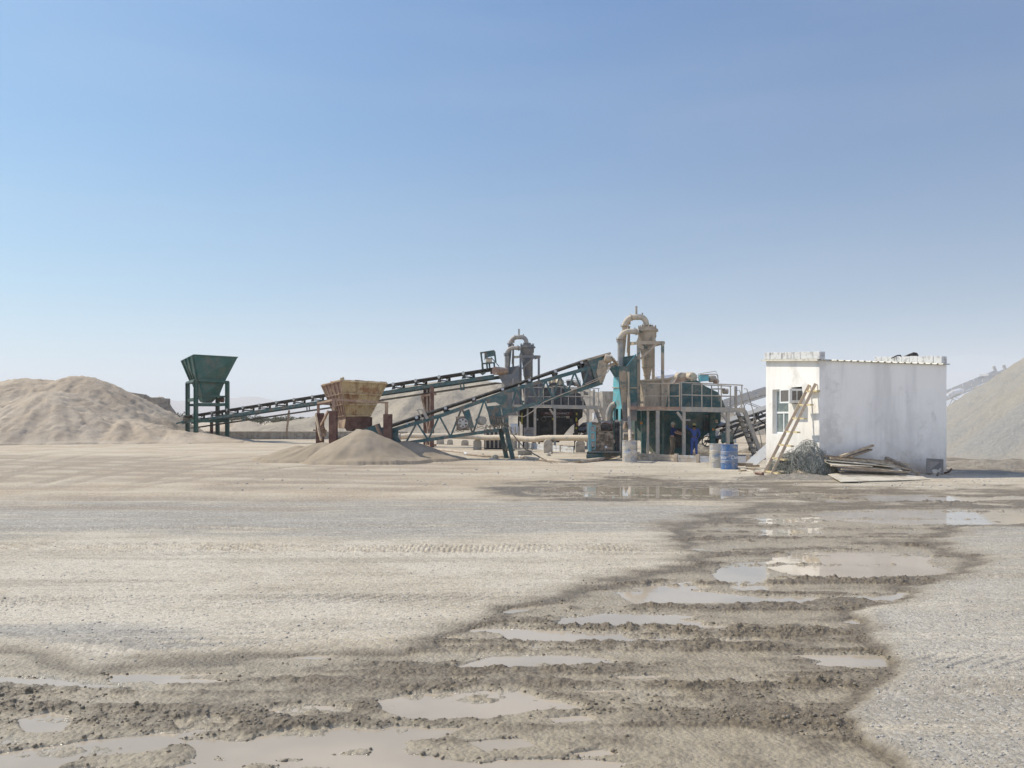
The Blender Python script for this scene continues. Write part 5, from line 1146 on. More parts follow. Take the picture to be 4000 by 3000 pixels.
# tail end with side plates and skirt
for Y in (YN-.04, YR): NB(MB().prism([Z('b', x, y, Y) for x, y in ((880,1125),(985,1105),(978,1175),(1015,1225),(1060,1238),(1030,1285),(960,1285),(800,1250),(800,1150))], (0, .03, 0)), 'tail_plate', 'conv')
NB(MB().prism([Z('b', x, y, YN+.04) for x, y in ((330,1188),(560,1110),(782,1032),(800,1080),(905,1050),(905,1110),(820,1190),(700,1290),(420,1290))], (0, .04, 0)), 'hopper_skirt', 'conv')
NB(MB().prism([Z('b', x, y, YR-.04) for x, y in ((330,1188),(560,1110),(782,1032),(800,1080),(905,1050),(905,1110),(820,1190),(700,1290),(420,1290))], (0, .04, 0)), 'hopper_skirt', 'conv')
a, b_ = Z('b', 742,1045,YN-.02), Z('b', 815,1200,YN-.02); NB(MB().beam(a, b_, .06, .14), 'skirt_strut', 'rustp')
mb = MB(); mb.beam(Z('b', 310,1180,YN), Z('b', 470,1180,YN), .2, .08); NB(mb, 'tail_bar', 'galv')
# fan, tilted plate, motor, hanging box
fan = NB(MB().prism([Z('b', x, y, YN-.10) for x, y in ((1605,960),(1738,955),(1745,1108),(1612,1112))], (0, .25, 0)), 'cooler', 'dhose')
c = Z('b', 1682, 1030, YN-.12); mb = MB(); R_ = .2
mb.tube([c+Vector((cos(i*pi/14)*R_, 0, sin(i*pi/14)*R_)) for i in range(29)], .02, 6, False)
for i in range(6): a = i*pi/3; mb.beam(c, c+Vector((cos(a)*R_, 0, sin(a)*R_)), .02, .07)
mb.cyl(c, c+Vector((0,-.05,0)), .05); NB(mb, 'fan', 'steel', fan)
NB(MB().prism([Z('b', x, y, YN-.12) for x, y in ((1690,905),(1745,880),(1800,1080),(1752,1088))], (0, .5, 0)), 'cooler_plate', 'conv')
mo = MB(); mo.lathe([(.03,0),(.15,0),(.17,.03),(.17,.32),(.11,.36),(.03,.36)], Z('b', 1905, 1005, YN-.15), (-.5,.85,0), 22); mo.lathe([(.03,.36),(.13,.36),(.13,.5),(.03,.5)], Z('b', 1905,1005,YN-.15), (-.5,.85,0), 18)
motor = NB(mo, 'motor', 'galv')
mb = MB()
for i in range(14): a = 2*pi*i/14; ax = Vector((-.5,.85,0)).normalized(); u = ax.cross(Vector((0,0,1))).normalized(); q = Z('b', 1905,1005,YN-.15)+(u*cos(a)+Vector((0,0,1))*sin(a))*.175; mb.beam(q+ax*.04, q+ax*.3, .012, .03)
NB(mb, 'cooling_fin', 'galv', motor)
NB(MB().prism([Z('b', x, y, YN-.02) for x, y in ((1940,850),(2085,835),(2110,1040),(2030,1080),(1975,1040))], (0, .8, 0)), 'counterweight_box', 'conv')
rs = random.Random(5); mb = MB()
for i in range(12):
    x = rs.uniform(1560, 2060); y = 1130-(x-1560)*.14; P = [Z('b', x+s*14, y+rs.uniform(-22, 12)-s*3, YN-.12) for s in range(9)]; mb.tube(P, .013, 5)
for i in range(5):
    x = 1975+i*26; mb.tube([Z('b', x, 1080, YN-.1), Z('b', x+10, 1000-8*i, YN-.14), Z('b', x+40, 930+10*i, YN-.12), Z('b', x+55, 1000, YN-.14), Z('b', x+80, 1090, YN-.1)], .016, 6)
NB(mb, 'cables', 'dhose')
# bracket above belt (scraper post) at the left
mb = MB(); mb.beam(Z('b', 1185, 888, YN-.05), Z('b', 1245, 882, YN-.05), .06, .05); mb.beam(Z('b', 1190, 890, YN-.05), Z('b', 1250, 1000, YN-.05), .06, .05); mb.beam(Z('b', 1245, 885, YN-.08), Z('b', 1300, 985, YN-.08), .06, .13); NB(mb, 'switch_bracket', 'galv')
# head: discharge box, cover, drive
NB(MB().prism([Z('c', x, y, YN-.08) for x, y in ((1372,440),(1528,398),(1545,470),(1500,555),(1540,672),(1468,695),(1408,515),(1398,500))], (0, .03, 0)), 'head_plate', 'conv')
NB(MB().prism([Z('c', x, y, YR+.02) for x, y in ((1305,455),(1600,368),(1620,440),(1520,560),(1530,672),(1330,720))], (0, .03, 0)), 'head_plate', 'conv')
NB(MB().prism([Z('c', x, y, YN-.02) for x, y in ((1302,452),(1365,438),(1400,505),(1440,690),(1350,705),(1320,560),(1310,500))], (0, 1.05, 0)), 'discharge_box', 'dgrey')
cv = MB(); cv.prism([Z('c', x, y, YN-.10) for x, y in ((1292,436),(1616,348),(1628,362),(1372,442),(1368,425),(1300,446))], (0, 1.25, 0)); NB(cv, 'head_cover', 'tan')
NB(MB().prism([Z('c', x, y, YN-.12) for x, y in ((1490,440),(1545,430),(1600,500),(1540,670),(1505,680),(1465,560))], (0, .05, 0)), 'drive_guard', 'tan')
mb = MB(); mb.lathe([(.03,0),(.14,0),(.16,.04),(.16,.3),(.03,.32)], Z('c', 1555, 408, YN-.2), (1,.1,-.2), 18); mb.beam(Z('c', 1560,430,YN-.15), Z('c', 1660,430,YN-.15), .2, .12); mb.cyl(Z('c', 1570, 440, YN-.1), Z('c', 1570, 440, YR), .16, n=18); NB(mb, 'drive_motor', 'tan')
mb = MB(); mb.beam(Z('c', 1520,520,YN-.1), Z('c', 1668,470,YN-.1), .1, .12); mb.beam(Z('c', 1620,400,YN-.1), Z('c', 1700,490,YN-.1), .8, .03); NB(mb, 'head_chute', 'tan')
mb = MB(); mb.tube([Z('c', 1600,430,YN-.2), Z('c', 1630,480,YN-.22), Z('c', 1590,560,YN-.22), Z('c', 1480,650,YN-.2), Z('c', 1330,710,YN-.15), Z('c', 1100,800,YN-.12), Z('c', 890,890,YN-.12), Z('c', 770,990,YN-.12), Z('c', 680,1045,YN-.12), Z('c', 620,1035,YN-.12), Z('c', 600,990,YN-.12)], .022, 6)
mb.tube([Z('c', 1620,440,YN-.2), Z('c', 1600,520,YN-.24), Z('c', 1500,620,YN-.2), Z('c', 1340,690,YN-.15)], .018, 6); NB(mb, 'power_cable', 'hose')

# ------------------------------------------------------------------ rusty hopper on its column stand
rh = thing('feed_hopper', 'rusty yellow feed hopper above the sand cone', 'hopper', (Z('h', 950, 1000, 36.8).x, 36.8, 0))
def RB(mb, nm, m, par=None, **k): return mb.build(nm, M[m], par or rh, **k)
def ring(n, r, l, Yn, Yr, Yl):
    N, R_, L = Z('h', *n, Yn), Z('h', *r, Yr), Z('h', *l, Yl); return [N, R_, R_+L-N, L]
r0 = ring((615,182), (1548,238), (205,288), 36.0, 36.9, 38.0)
r1 = ring((698,935), (1190,935), (512,975), 36.6, 37.1, 37.6)
def lr(t): return [a.lerp(b_, t) for a, b_ in zip(r0, r1)]
fr_, lf, bk, rt = (0, 1), (3, 0), (2, 3), (1, 2)
for (i, j), nm, m in ((fr_, 'front_wall', 'rusty'), (lf, 'side_wall', 'rustp'), (bk, 'back_wall', 'rusty'), (rt, 'side_wall', 'rusty')):
    mb = MB(); q = [r0[i], r0[j], r1[j], r1[i]]; mb.plate(q, .02 if nm != 'x' else .02); w = RB(mb, nm, m)
    rb = MB(); nn = (q[1]-q[0]).cross(q[2]-q[0]).normalized(); cen = sum(r0, Vector())/4
    if nn.dot(q[0]-cen) < 0: nn = -nn
    for f in ([.0, .17, .34, .52, .70, .86, 1.0] if nm == 'front_wall' else [0, .2, .4, .6, .8, 1.0]):
        rb.beam(q[0].lerp(q[1], f)+nn*.03, q[3].lerp(q[2], f)+nn*.03, .03 if nm == 'front_wall' else .06, .06, nn)
    for t in (.02, .36, .66, .98):
        g = lr(t); rb.beam(g[i]+nn*.045, g[j]+nn*.045, .05, .07, nn)
    RB(rb, 'wall_rib', m, w)
# ragged top edge
mb = MB(); rs = random.Random(8)
for a, b_ in ((r0[3], r0[0]), (r0[0], r0[1])):
    for k in range(7):
        p, q = a.lerp(b_, k/7), a.lerp(b_, (k+1)/7); h = rs.uniform(.02, .07); mb.prism([p, q, q+Vector((0,0,h*rs.uniform(.4,1))), p+Vector((0,0,h))], (.01, .03, 0))
mb.cyl(r0[0]+Vector((-.02,0,.03)), r0[0]+Vector((.02,.2,.08)), .06); RB(mb, 'rim_plate', 'rusty')
# bottom box
b0 = ring((705,955), (1215,940), (508,985), 36.55, 37.1, 37.6); b1 = ring((668,1190), (1212,1215), (520,1190), 36.55, 37.1, 37.6)
for (i, j), m in ((fr_, 'rustd'), (lf, 'rustp'), (bk, 'rustd'), (rt, 'rustd')): RB(MB().plate([b0[i], b0[j], b1[j], b1[i]], .02), 'outlet_box', m)
RB(MB().prism([Z('h', x, y, 36.7) for x, y in ((690,1195),(860,1205),(800,1255),(715,1250))], (0, .8, 0)), 'gate', 'rustd')
# stand
def hcol(x0, x1, top, Y, lab=None):
    a, b_ = Z('h', x0, top, Y), Z('h', x1, top, Y); w = b_.x-a.x; mb = MB()
    mb.box((a.x, Y, -.1), (b_.x, Y+.02, a.z)); mb.box((a.x, Y+.02, -.1), (a.x+.02, Y+w*.9, a.z)); mb.box((b_.x-.02, Y+.02, -.1), (b_.x, Y+w*.9, a.z)); mb.box((a.x+.02, Y+w*.85, -.1), (b_.x-.02, Y+w*.9, a.z))
    RB(mb, 'column', 'rustd', smooth=0)
hcol(343, 503, 828, 35.9); hcol(1482, 1655, 898, 35.7); hcol(72, 220, 875, 37.6); hcol(1150, 1240, 960, 38.4)
mb = MB(); mb.beam(Z('h', 430,590,35.98), Z('h', 1585,662,35.78), .10, 42*.18682/F*36); RB(mb, 'stand_beam', 'rustp')
mb = MB(); mb.beam(Z('h', 455,590,35.98), Z('h', 440,850,35.98), .10, .13); RB(mb, 'stand_post', 'rustp')
mb = MB(); mb.beam(Z('h', 1555,650,35.78), Z('h', 1548,905,35.78), .10, .13); RB(mb, 'stand_post', 'rustp')
mb = MB(); mb.beam(Z('h', 105,672,37.65), Z('h', 380,690,37.65), .1, .10); mb.beam(Z('h', 125,665,37.65), Z('h', 125,880,37.65), .1, .12); mb.beam(Z('h', 110,672,37.65), Z('h', 440,600,36.05), .08, .08); RB(mb, 'stand_beam', 'rustp')
mb = MB(); mb.beam(Z('h', 330,840,35.95), Z('h', 180,1130,36.8), .07, .10); RB(mb, 'brace', 'rustp')
mb = MB(); mb.beam(Z('h', 70,900,37.5), Z('h', 130,1230,36.8), .07, .12); mb.beam(Z('h', 130,1230,36.8), Z('h', 185,1440,36.5), .07, .12); RB(mb, 'brace', 'wood')
mb = MB(); mb.beam(Z('h', 490,1385,36.9), Z('h', 830,1385,36.9), .3, .08); mb.beam(Z('h', 480,1390,36.5), Z('h', 640,1480,36.3), .08, .06); RB(mb, 'ground_bar', 'galv')
mb = MB(); rs = random.Random(9)
for i in range(14):
    a = Z('h', rs.uniform(150, 300), rs.uniform(1150, 1340), 37.4); d = Vector((rs.uniform(-.3,.3), rs.uniform(-.1,.1), rs.uniform(-.2,.3))); mb.beam(a, a+d, .05, .07)
single(mb, 'scrap_heap', M['rustp'], 'tangle of rusty scrap between the left columns of the rusty hopper', 'scrap')

# ------------------------------------------------------------------ green hopper
gh = thing('feed_hopper', 'dark green feed hopper on a tall four legged stand', 'hopper', (Z('g', 580, 1400, 67).x, 67, 0))
def GB(mb, nm, m='green', par=None, **k): return mb.build(nm, M[m], par or gh, **k)
def gring(n, r, l, Yn=65.6, Yr=66.4, Yl=68.4):
    N, R_, L = Z('g', *n, Yn), Z('g', *r, Yr), Z('g', *l, Yl); return [N, R_, R_+L-N, L]
lv = [gring((340,68),(1085,110),(135,170)), gring((412,495),(872,518),(283,505)), gring((470,752),(768,768),(372,745)), gring((492,888),(640,890),(440,870))]
for s in range(3):
    for (i, j) in (fr_, lf, bk, rt):
        if s == 1 and (i, j) == rt:
            pass
        q = [lv[s][i], lv[s][j], lv[s+1][j], lv[s+1][i]]; mb = MB(); mb.plate(q, .03); w = GB(mb, 'hopper_wall', smooth=0)
        if (i, j) == lf and s == 0:
            rb = MB(); nn = (q[1]-q[0]).cross(q[2]-q[0]).normalized(); nn = nn if nn.x < 0 else -nn
            for f in (.04, .32, .60, .93): rb.beam(q[0].lerp(q[1], f)+nn*.07, q[3].lerp(q[2], f)+nn*.07, .12, .14, nn)
            GB(rb, 'wall_rib', 'green', w)
mb = MB(); 
for i in range(4): mb.beam(lv[0][i], lv[0][(i+1) % 4], .08, .06)
GB(mb, 'rim')
fl = gring((372,505),(908,530),(232,548), 65.4, 66.3, 68.9)
mb = MB()
for i in range(4): mb.beam(fl[i], fl[(i+1) % 4], .28, .16)
GB(mb, 'top_frame')
for i, p in enumerate(fl):
    GB(MB().ibeam((p.x, p.y, -.1), p, .28, .30, Vector((1,.1,0)), .04), 'leg')
def lvlz(y, Y): return Z('g', 0, y, Y).z
for (i, j), ys in ((fr_, ((775,.10), (915,.22), (1195,.26))), (lf, ((830,.26), (1195,.2))), (rt, ((775,.1), (915,.2), (1195,.2))), (bk, ((915,.2), (1195,.2)))):
    for y, h in ys:
        z = lvlz(y, 65.6); a, b_ = fl[i].copy(), fl[j].copy(); a.z = z; b_.z = z; GB(MB().beam(a, b_, .10, h), 'cross_beam')
mb = MB(); q = fl[1]; mb.box((q.x-.5, q.y-.5, -.1), (q.x+.6, q.y+.6, .06)); mb.build('footing', M['conc'], gh)
mb = MB(); q = fl[2]; mb.box((q.x-.3, q.y-.6, -.1), (q.x+.5, q.y+.4, .35)); mb.build('footing', M['rustd'], gh)
mb = MB(); mb.lathe([(.03,0),(.22,0),(.25,.3),(.03,.34)], Z('g', 780, 830, 68), (1,0,0), 16); GB(mb, 'vibrator_motor', 'rustd')

# ------------------------------------------------------------------ far belt conveyor
A0, A1 = Vector((-26.3, 68.2, 0)), Vector((-.45, 49.6, 0))
Az0 = EYE+(HY-pxl('g', 130, 1140)[1])/F*A0.y; Az1 = EYE+(HY-pxl('i', 600, 1040)[1])/F*A1.y
A0.z, A1.z = Az0, Az1
fd = (A1-A0).normalized(); fs_ = fd.cross(Vector((0,0,1))).normalized(); fu = fs_.cross(fd).normalized(); FL = (A1-A0).length
fc = thing('belt_conveyor', 'long thin far belt conveyor from the green hopper to the black machine', 'conveyor', (A0.x+12, A0.y-9, 0))
def FB(mb, nm, m, par=None, **k): return mb.build(nm, M[m], par or fc, **k)
def fp(t, s=0, u=0): return A0 + fd*(FL*t) + fs_*s + fu*u
for s in (-.42, .42): FB(MB().ibeam(fp(.0, s, -.42), fp(.985, s, -.42), .09, .20, fu), 'side_beam', 'conv')
mb = MB()
vs = []; n = 40; cr = [(-.45,.08),(-.22,0),(.22,0),(.45,.08)]
for i in range(n):
    for k in (0, 1):
        for (a, dz) in (cr if k == 0 else cr[::-1]): vs.append(fp(.01+.98*i/(n-1), a, dz+.02-(.06 if k else 0)))
mb.add(vs, [(i*8+j, i*8+(j+1) % 8, (i+1)*8+(j+1) % 8, (i+1)*8+j) for i in range(n-1) for j in range(8)]+[tuple(range(8)), tuple((n-1)*8+j for j in range(8))]); FB(mb, 'belt', 'rubber')
FB(MB().beam(fp(.02, 0, -.92), fp(.985, 0, -.80), .7, .035), 'return_belt', 'rubber')
for t in [.055]+[.13+.0605*i for i in range(14)]:
    mb = MB()
    for s in (-.46, .46): mb.prism([fp(t, s, -.30)-fd*.20, fp(t, s, -.30)+fd*.10, fp(t, s, .02)+fd*.10, fp(t, s, .02)-fd*.02], fs_*.04)
    mb.beam(fp(t, -.46, -.2), fp(t, .46, -.2), .1, .08); il = FB(mb, 'idler_bracket', 'rubber')
    mb = MB(); mb.cyl(fp(t, .52, .06), fp(t, .2, -.06), .075, n=12); mb.lathe([(.06,-.01),(.11,-.01),(.11,.02),(.06,.02)], fp(t, .53, .03), fs_, 14); FB(mb, 'roller', 'steel', il); FB(MB().cyl(fp(t, -.52, .06), fp(t, -.2, -.06), .075, n=12), 'roller', 'steel', il)
for t in (.245, .47, .60, .905):
    mb = MB()
    for q in (0, .25): mb.beam(fp(t, .42, -.5)+fd*q, fp(t, .42, -.95)+fd*q, .06, .05)
    mb.beam(fp(t, .42, -.95), fp(t, .42, -.95)+fd*.25, .06, .06); FB(mb, 'return_roller_bracket', 'conv')
def ft(x):                                                    # parameter where the conveyor crosses a photo column
    k = (x-CX)/F; return ((k*A0.y-A0.x)/((A1.x-A0.x)-k*(A1.y-A0.y)))
for (x, s, w) in ((1200+1256*.36166, -.5, .20), (1200+1294*.36166, -.55, .15), (1200+1362*.36166, .5, .22)):
    p = fp(ft(x), 0, -.58); q = Vector((p.x, p.y+(-1.2 if s > 0 else .6), -.1)); p2 = Vector((p.x, q.y, p.z+.1)); FB(MB().beam(q, p2, w, w), 'trestle_post', 'rustd')
ta, tb = fp(ft(1200+1256*.36166), 0, -.58), fp(ft(1200+1362*.36166), 0, -.58)
mb = MB()
for y in (728, 1280): mb.beam(Z('b', 1240, y+8, 53.4), Z('b', 1385, y-12, 52), .14, .12)
mb.beam(Z('b', 1235, 750, 53.4), Z('b', 1275, 900, 53.2), .08, .10); mb.beam(Z('b', 1270, 900, 53.0), Z('b', 1330, 1280, 52), .08, .08); mb.beam(Z('b', 1345, 930, 52), Z('b', 1280, 1280, 53), .08, .08); FB(mb, 'trestle_brace', 'rustp')
for (x, Y) in ((662, 68.5),):
    p = Z('g', 640, 1180, 68.3); FB(MB().beam((p.x, p.y, -.1), p, .2, .2), 'tail_post', 'rustd'); 
mb = MB(); mb.cyl(fp(.004, -.5, -.1), fp(.004, .5, -.1), .2, n=18); FB(mb, 'tail_drum', 'galv')
mb = MB(); mb.beam(fp(-.018, .5, -.42), fp(.02, .5, -.36), .15, .12); FB(mb, 'tail_take_up', 'conv')
# head drive
def Ih(x, y, Y=49.9): return Z('i', x, y, Y)
mb = MB(); mb.prism([Ih(380,1060), Ih(450,1010), Ih(560,998), Ih(605,1030), Ih(628,1080), Ih(635,1120), Ih(600,1150), Ih(345,1175), Ih(340,1120)], (0, .05, 0)); FB(mb, 'head_guard', 'rustd')
mb = MB(); mb.cyl(fp(.99, -.5, -.12), fp(.99, .5, -.12), .24, n=20); hd = FB(mb, 'head_drum', 'rustp')
mb = MB(); c = Ih(500, 1085, 49.8); mb.tube([c+Vector((cos(i*pi/10)*.11, 0, sin(i*pi/10)*.11)) for i in range(21)], .025, 6, False); mb.beam(c+Vector((-.1,0,0)), c+Vector((.1,0,0)), .02, .03); mb.beam(c+Vector((0,0,-.1)), c+Vector((0,0,.1)), .02, .03); FB(mb, 'pulley', 'steel')
mb = MB()
for (x0,y0,x1,y1) in ((115,670,165,1060),(440,630,470,890),(255,910,270,1080),(430,900,440,1050),(315,920,330,1070)): mb.beam(Ih(x0,y0), Ih(x1,y1), .13, .10)
for (x0,y0,x1,y1) in ((95,670,440,615),(130,930,440,900)): mb.beam(Ih(x0,y0), Ih(x1,y1), .5, .06)
mb.beam(Ih(355,770), Ih(550,990), .05, .05); mb.beam(Ih(140,940,50.8), Ih(150,1060,50.8), .08, .08); FB(mb, 'motor_stand', 'conv')
FB(MB().prism([Ih(198,650,49.7), Ih(440,618,49.7), Ih(448,735,49.7), Ih(300,765,49.7), Ih(240,790,49.7), Ih(200,850,49.7)], (0, .04, 0)), 'rain_hood', 'conv')
mb = MB(); mb.lathe([(.03,0),(.15,0),(.17,.03),(.17,.34),(.03,.36)], Ih(235, 848, 49.9), (1,.1,-.1), 18); FB(mb, 'drive_motor', 'cream')
mb = MB(); mb.prism([Ih(95,1155), Ih(150,1200), Ih(235,1140), Ih(225,1110)], (0,.3,0)); FB(mb, 'scraper', 'conv')

# ------------------------------------------------------------------ conveyors behind on the right
def convey(name, label, P0, P1, w, h, m, mb_belt, panels=False, legs=()):
    P0, P1 = Vector(P0), Vector(P1); d = (P1-P0).normalized(); s = d.cross(Vector((0,0,1))).normalized(); u = s.cross(d).normalized(); L = (P1-P0).length
    o = thing(name, label, 'conveyor', ((P0.x+P1.x)/2, (P0.y+P1.y)/2, 0))
    for k in (-w/2, w/2):
        MB().beam(P0+s*k, P1+s*k, .08, .14, u).build('chord', M[m], o); MB().beam(P0+s*k-u*h, P1+s*k-u*h, .08, .14, u).build('chord', M[m], o)
    n = max(int(L/(h*1.1)), 2)
    for k in (-w/2, w/2):
        lt = MB()
        for i in range(n):
            a, b_ = P0+d*(L*i/n)+s*k, P0+d*(L*(i+1)/n)+s*k
            lt.beam(a-u*(h if i % 2 else 0), b_-u*(0 if i % 2 else h), .05, .05)
        lt.build('lattice', M[m], o)
    MB().beam(P0+u*.22, P1+u*.22, w*.85, .08, u).build('belt', M[mb_belt], o)
    MB().beam(P0-u*(h-.14), P1-u*(h-.14), w*.8, .03, u).build('return_belt', M['rubber'], o)
    for i in range(int(L/1.1)):
        c = P0+d*(.5+i*1.1); mb = MB(); mb.beam(c-s*w*.5+u*.02, c-s*w*.5+u*.26, .06, .05); mb.beam(c+s*w*.5+u*.02, c+s*w*.5+u*.26, .06, .05); mb.beam(c-s*w*.5+u*.1, c+s*w*.5+u*.1, .08, .08); mb.build('idler_bracket', M[m], o)
    if panels:
        for i in range(int(L/1.1)):
            c = P0+d*(.1+i*1.1)
            for k in (-w/2-.06, w/2+.03): MB().prism([c+s*k+u*.12, c+d*1.04+s*k+u*.12, c+d*1.04+s*k+u*.62, c+d*.0+s*k+u*.62], s*.03).build('side_panel', M['hazyc'], o)
    for t in legs:
        c = P0.lerp(P1, t)
        for k in (-w/2, w/2): q = c+s*k-u*h; MB().beam((q.x+s.x*k*.4, q.y+s.y*k*.4, -.1), q, .14, .14).build('leg', M[m], o)
    return o, P0, P1, d, s, u
convey('belt_conveyor', 'dark discharge conveyor rising behind the stairs of the teal machine', Z('m', 900, 1060, 40.6), Z('m', 2100, 640, 43.5), .9, .55, 'black', 'belt', legs=(.12, .62, .9))
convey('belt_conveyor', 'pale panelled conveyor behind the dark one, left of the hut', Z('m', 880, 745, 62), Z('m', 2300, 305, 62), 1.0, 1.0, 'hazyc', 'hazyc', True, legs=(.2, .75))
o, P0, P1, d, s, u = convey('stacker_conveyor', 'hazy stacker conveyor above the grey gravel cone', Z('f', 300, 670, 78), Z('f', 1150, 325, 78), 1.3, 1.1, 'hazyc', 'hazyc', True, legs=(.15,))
mb = MB(); mb.cyl(P1-s*.8+u*.1, P1+s*.8+u*.1, .35, n=16); mb.build('head_drum', M['rustp'], o)
mb = MB()
for k in (-.8, .8): mb.beam(P1+s*k, P1+s*k+u*1.0, .2, .2)
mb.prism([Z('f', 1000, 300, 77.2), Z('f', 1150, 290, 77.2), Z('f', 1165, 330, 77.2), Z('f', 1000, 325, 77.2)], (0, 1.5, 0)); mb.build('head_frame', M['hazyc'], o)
mb = MB(); mb.tube([Z('f', 545,560,77)] + [Z('f', x, y, 77) for x, y in ((620,510),(690,490),(720,500))], .25, 10); mb.build('dust_cover', M['whitep'], o)
# pale screen house far behind the teal machine
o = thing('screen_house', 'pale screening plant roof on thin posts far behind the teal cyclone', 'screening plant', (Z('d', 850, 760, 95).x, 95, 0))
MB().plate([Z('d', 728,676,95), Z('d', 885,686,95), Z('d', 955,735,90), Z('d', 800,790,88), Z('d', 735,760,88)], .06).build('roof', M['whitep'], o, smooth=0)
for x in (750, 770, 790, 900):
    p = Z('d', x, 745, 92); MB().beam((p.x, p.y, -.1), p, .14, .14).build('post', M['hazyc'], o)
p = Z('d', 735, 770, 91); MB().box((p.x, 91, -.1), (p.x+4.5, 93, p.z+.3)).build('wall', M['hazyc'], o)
# far yard wall seen between the two machines
a, b_ = Z('k', 2010, 215, 70), Z('k', 2300, 222, 70)
mb = MB(); mb.box((a.x, 70, -.1), (b_.x+4, 70.3, a.z)); single(mb, 'yard_wall', M['conc'], 'plain grey brown wall behind the stairs of the black machine', 'wall', smooth=0)
# white drum-like tank, crushed box behind the stairs of black machine
mb = MB(); a = Z('k', 1855, 590, 58); b_ = Z('k', 1960, 700, 58); mb.box((a.x, 58, -.1), (b_.x, 59, a.z)); single(mb, 'white_cabin', M['whitep'], 'small white cabin behind the stairs of the black machine', 'cabin', smooth=0, bevel=.03)
convey('belt_conveyor', 'low dark conveyor behind the right legs of the black machine', Z('k', 1600, 960, 53), Z('k', 2100, 690, 56), .8, .4, 'black', 'rubber', legs=(.7,))
mb = MB(); mb.tube([Z('k', 1640,930,54), Z('k', 1660,860,54), Z('k', 1700,830,54), Z('k', 1760,822,54)], .3, 14); single(mb, 'rubber_chute', M['rubber'], 'black bent rubber chute behind the right legs of the black machine', 'chute')
# grated tank behind the pale cabinet
o = thing('pump_engine', 'dark ribbed motor unit behind the lower conveyor truss', 'motor unit', (Z('b', 2000, 1130, 48.5).x, 48.5, 0))
a, b_ = Z('b', 1910, 1100, 48.5), Z('b', 2130, 1200, 48.5); MB().box((a.x, 48.5, -.1), (b_.x, 49.3, b_.z+.55)).build('body', M['dgrey'], o)
for i in range(9): x = a.x+.1+i*.24; MB().cyl((x, 48.4, .1), (x, 48.4, b_.z+.7), .05, n=8).build('rod', M['galv'], o)

# ------------------------------------------------------------------ people
def skinned(name, verts, edges, rad, mat, parent, sub=2, label=None):
    me = bpy.data.meshes.new(name); me.from_pydata(verts, edges, []); ob = bpy.data.objects.new(name, me); COL.objects.link(ob)
    sk = ob.modifiers.new('s', 'SKIN'); sk.use_smooth_shade = True
    for v, r in zip(me.skin_vertices[0].data, rad): v.radius = r if isinstance(r, tuple) else (r, r)
    me.skin_vertices[0].data[0].use_root = True
    sb = ob.modifiers.new('u', 'SUBSURF'); sb.levels = sub; sb.render_levels = sub
    bpy.context.view_layer.update()
    m2 = bpy.data.meshes.new_from_object(ob.evaluated_get(bpy.context.evaluated_depsgraph_get())); bpy.data.objects.remove(ob)
    m2.name = name; m2.materials.clear(); m2.materials.append(mat)
    m2.polygons.foreach_set('use_smooth', [True]*len(m2.polygons))
    o = bpy.data.objects.new(name, m2); COL.objects.link(o)
    if parent: o.parent = parent
    if label: o['label'] = label
    return o
